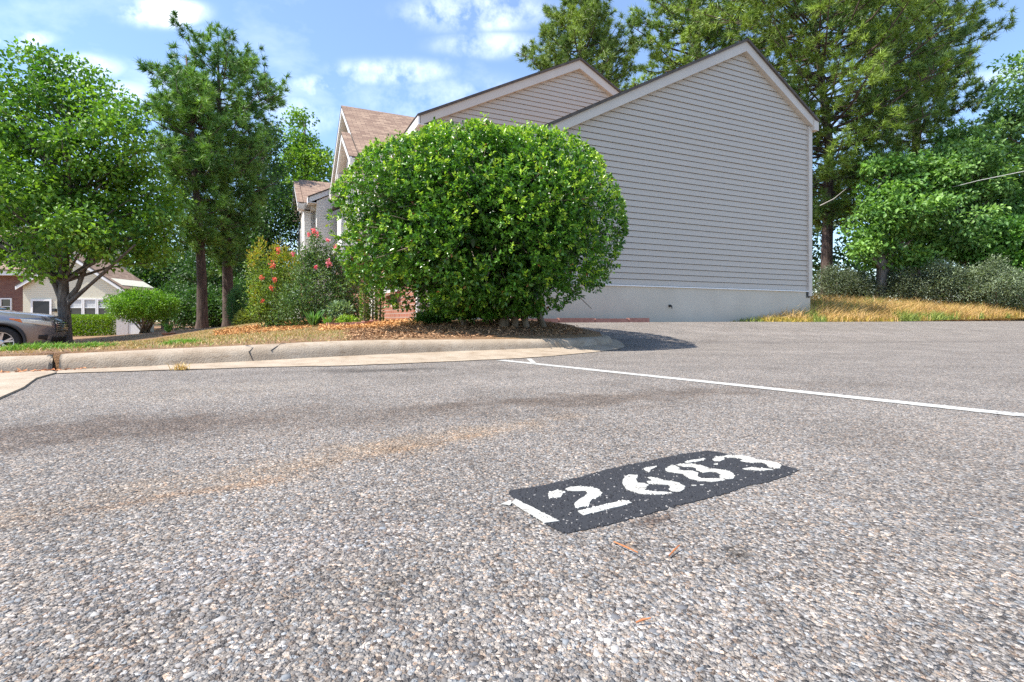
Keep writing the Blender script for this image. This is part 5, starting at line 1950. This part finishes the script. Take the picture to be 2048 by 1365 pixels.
me = bpy.data.meshes.new_from_object(body.evaluated_get(bpy.context.evaluated_depsgraph_get()))
body.modifiers.clear()
if len(me.vertices) > 100:
    body.data = me
bpy.data.objects.remove(cutter)
for p_ in body.data.polygons:
    p_.use_smooth = True
body.data.set_sharp_from_angle(angle=math.radians(38)) if hasattr(body.data, 'set_sharp_from_angle') else None


def patch(name, th0, th1, lo, hi_, mat, off=.006, par=car, n=14, m=4, thick=True):
    vs, fs = [], []
    for i in range(n + 1):
        f = i / n
        th = th0 + (th1 - th0) * f
        a, b_ = lo(f), hi_(f)
        for j in range(m + 1):
            vs.append(car_pt(th, a + (b_ - a) * j / m, off))
    for i in range(n):
        for j in range(m):
            fs.append((i * (m + 1) + j, (i + 1) * (m + 1) + j, (i + 1) * (m + 1) + j + 1, i * (m + 1) + j + 1))
    k = len(vs)
    for i in range(n + 1):
        f = i / n
        th = th0 + (th1 - th0) * f
        for j in (0, m):
            vs.append(car_pt(th, lo(f) if j == 0 else hi_(f), -.01))
    for i in range(n):
        fs.append((i * (m + 1), k + 2 * i, k + 2 * i + 2, (i + 1) * (m + 1)))
        fs.append((i * (m + 1) + m, (i + 1) * (m + 1) + m, k + 2 * i + 3, k + 2 * i + 1))
    return mesh_obj(name, vs, fs, mat, par, True)


def rad_(d):
    return math.radians(d)


lin = lambda a, b_: (lambda f: a + (b_ - a) * f)
for s_ in (-1, 1):
    # headlamp: sweeps back along the wing; th measured from the nose
    hl = patch('headlight', s_ * rad_(27), s_ * rad_(61), lin(.735, .83), lin(.865, .925), M['lamp'], .008)
    patch('turn_signal', s_ * rad_(61.3), s_ * rad_(70), lin(.832, .915), lin(.927, .935), M['amber'], .008, hl)
    patch('headlight_trim', s_ * rad_(20), s_ * rad_(66), lin(.872, .935), lin(.886, .943), M['chrome'], .009)
    patch('fog_recess', s_ * rad_(32), s_ * rad_(45), lin(.40, .44), lin(.54, .53), M['plastic'], .005)
    patch('lower_bumper', s_ * rad_(0), s_ * rad_(44), lin(.245, .27), lin(.31, .31), M['plastic'], .006)
    patch('tail_light', s_ * rad_(128), s_ * rad_(160), lin(.95, .98), lin(1.16, 1.14), M['redlens'], .006)
    patch('side_window', s_ * rad_(78), s_ * rad_(91), lin(1.17, 1.17), lin(1.26, 1.58), M['glass'], .004)
    patch('side_window', s_ * rad_(91.6), s_ * rad_(112), lin(1.17, 1.17), lin(1.58, 1.56), M['glass'], .004)
    patch('sill_cladding', s_ * rad_(76), s_ * rad_(120), lin(.24, .24), lin(.36, .36), M['plastic'], .008)
    # door cut lines and mirror
    for xd in (-.62, -1.72):
        b = MB()
        pts = []
        for z in (.40, .6, .8, 1.0, 1.12):
            w = np.interp(z, zS, hW)
            pts.append((xd, s_ * (w + .001), z))
        b.tube(pts, [.006] * 5, 4)
        b.obj('door_gap', M['plastic'], car)
    b = MB()
    b.box(-.62, -.44, min(s_ * .90, s_ * 1.08), max(s_ * .90, s_ * 1.08), 1.10, 1.24)
    b.obj('mirror', M['carpaint'], car)
    for xh in (-1.55, -2.55):
        b = MB()
        b.box(xh, xh + .2, min(s_ * .95, s_ * .99), max(s_ * .95, s_ * .99), .97, 1.0)
        b.obj('door_handle', M['carpaint'], car)
# grille: dark opening with slats and chrome surround
gr_ = patch('grille', rad_(-19), rad_(19), lin(.60, .60), lin(.86, .86), M['plastic'], .004)
for k in range(5):
    z = .63 + k * .048
    patch('grille_slat', rad_(-18), rad_(18), lin(z, z), lin(z + .018, z + .018), M['chrome'], .016, gr_)
for s_ in (-1, 1):
    patch('grille_trim', s_ * rad_(17.5), s_ * rad_(20), lin(.58, .62), lin(.88, .86), M['chrome'], .02, gr_, 4)
patch('lower_grille', rad_(-24), rad_(24), lin(.35, .35), lin(.48, .48), M['plastic'], .005)
b = MB()
b.box(.955, .985, -.08, .08, .70, .79)
b.obj('emblem', M['chrome'], car)
patch('windscreen', rad_(-58), rad_(58), lin(1.15, 1.15), lin(1.60, 1.60), M['glass'], .005, car, 24, 8)
patch('rear_window', rad_(140), rad_(220), lin(1.17, 1.17), lin(1.58, 1.58), M['glass'], .005, car, 16, 6)
# wheel arches and wheels
for x_ in (0, -2.79):
    for s_ in (-1, 1):
        b = MB()
        vs, fs = [], []
        for k in range(25):
            a = math.pi * (-.06 + 1.12 * k / 24)
            for (r_, yo) in ((.425, .93), (.425, .965), (.475, .962), (.485, .94)):
                vs.append((x_ + r_ * math.cos(a), s_ * (yo + .0), .37 + r_ * math.sin(a)))
        for k in range(24):
            for j in range(3):
                fs.append((k * 4 + j, k * 4 + j + 1, k * 4 + 5 + j, k * 4 + 4 + j))
        mesh_obj('wheel_arch', vs, fs, M['plastic'], car, True)
        # tyre: lathe round the y axis
        sec = [(.235, -.10), (.30, -.115), (.345, -.11), (.366, -.085), (.37, 0), (.366, .085), (.345, .11), (.30, .115), (.235, .10)]
        vs, fs = [], []
        ns = 40
        for k in range(ns):
            a = 2 * math.pi * k / ns
            for r_, yo in sec:
                vs.append((r_ * math.cos(a), yo, r_ * math.sin(a)))
        for k in range(ns):
            for j in range(len(sec) - 1):
                k2 = (k + 1) % ns
                fs.append((k * 9 + j, k * 9 + j + 1, k2 * 9 + j + 1, k2 * 9 + j))
        wh = mesh_obj('wheel', vs, fs, M['tyre'], car, True)
        wh.location = (x_, s_ * .82, .37)
        vs, fs = [], []
        for k in range(ns):
            a = 2 * math.pi * k / ns
            for r_, yo in ((.245, .105), (.228, .10), (.218, .05), (.215, -.09)):
                vs.append((r_ * math.cos(a), s_ * yo, r_ * math.sin(a)))
        for k in range(ns):
            k2 = (k + 1) % ns
            for j in range(3):
                fs.append((k * 4 + j, k * 4 + j + 1, k2 * 4 + j + 1, k2 * 4 + j))
        mesh_obj('rim', vs, fs, M['alloy'], wh, True)
        b = MB()
        b.tube([(0, s_ * -.08, 0), (0, s_ * -.05, 0)], [.217, .217], 32)
        b.obj('brake_disc', M['plastic'], wh)
        b = MB()
        for k in range(5):
            for dsp in (-.16, .16):
                a = 2 * math.pi * k / 5 + .3
                a2 = a + dsp
                p0 = Vector((.045 * math.cos(a), s_ * .075, .045 * math.sin(a)))
                p1 = Vector((.222 * math.cos(a2), s_ * .09, .222 * math.sin(a2)))
                t_ = (p1 - p0).normalized().cross(Vector((0, 1, 0))) * .016
                t2 = t_ * 1.25
                dpt = Vector((0, -s_ * .03, 0))
                b.hexa([p0 - t_ + dpt, p1 - t2 + dpt, p1 + t2 + dpt, p0 + t_ + dpt, p0 - t_, p1 - t2, p1 + t2, p0 + t_])
        b.obj('spokes', M['alloy'], wh)
        b = MB()
        b.tube([(0, s_ * .03, 0), (0, s_ * .085, 0), (0, s_ * .092, 0)], [.06, .055, .04], 16)
        b.obj('hub_cap', M['alloy'], wh)
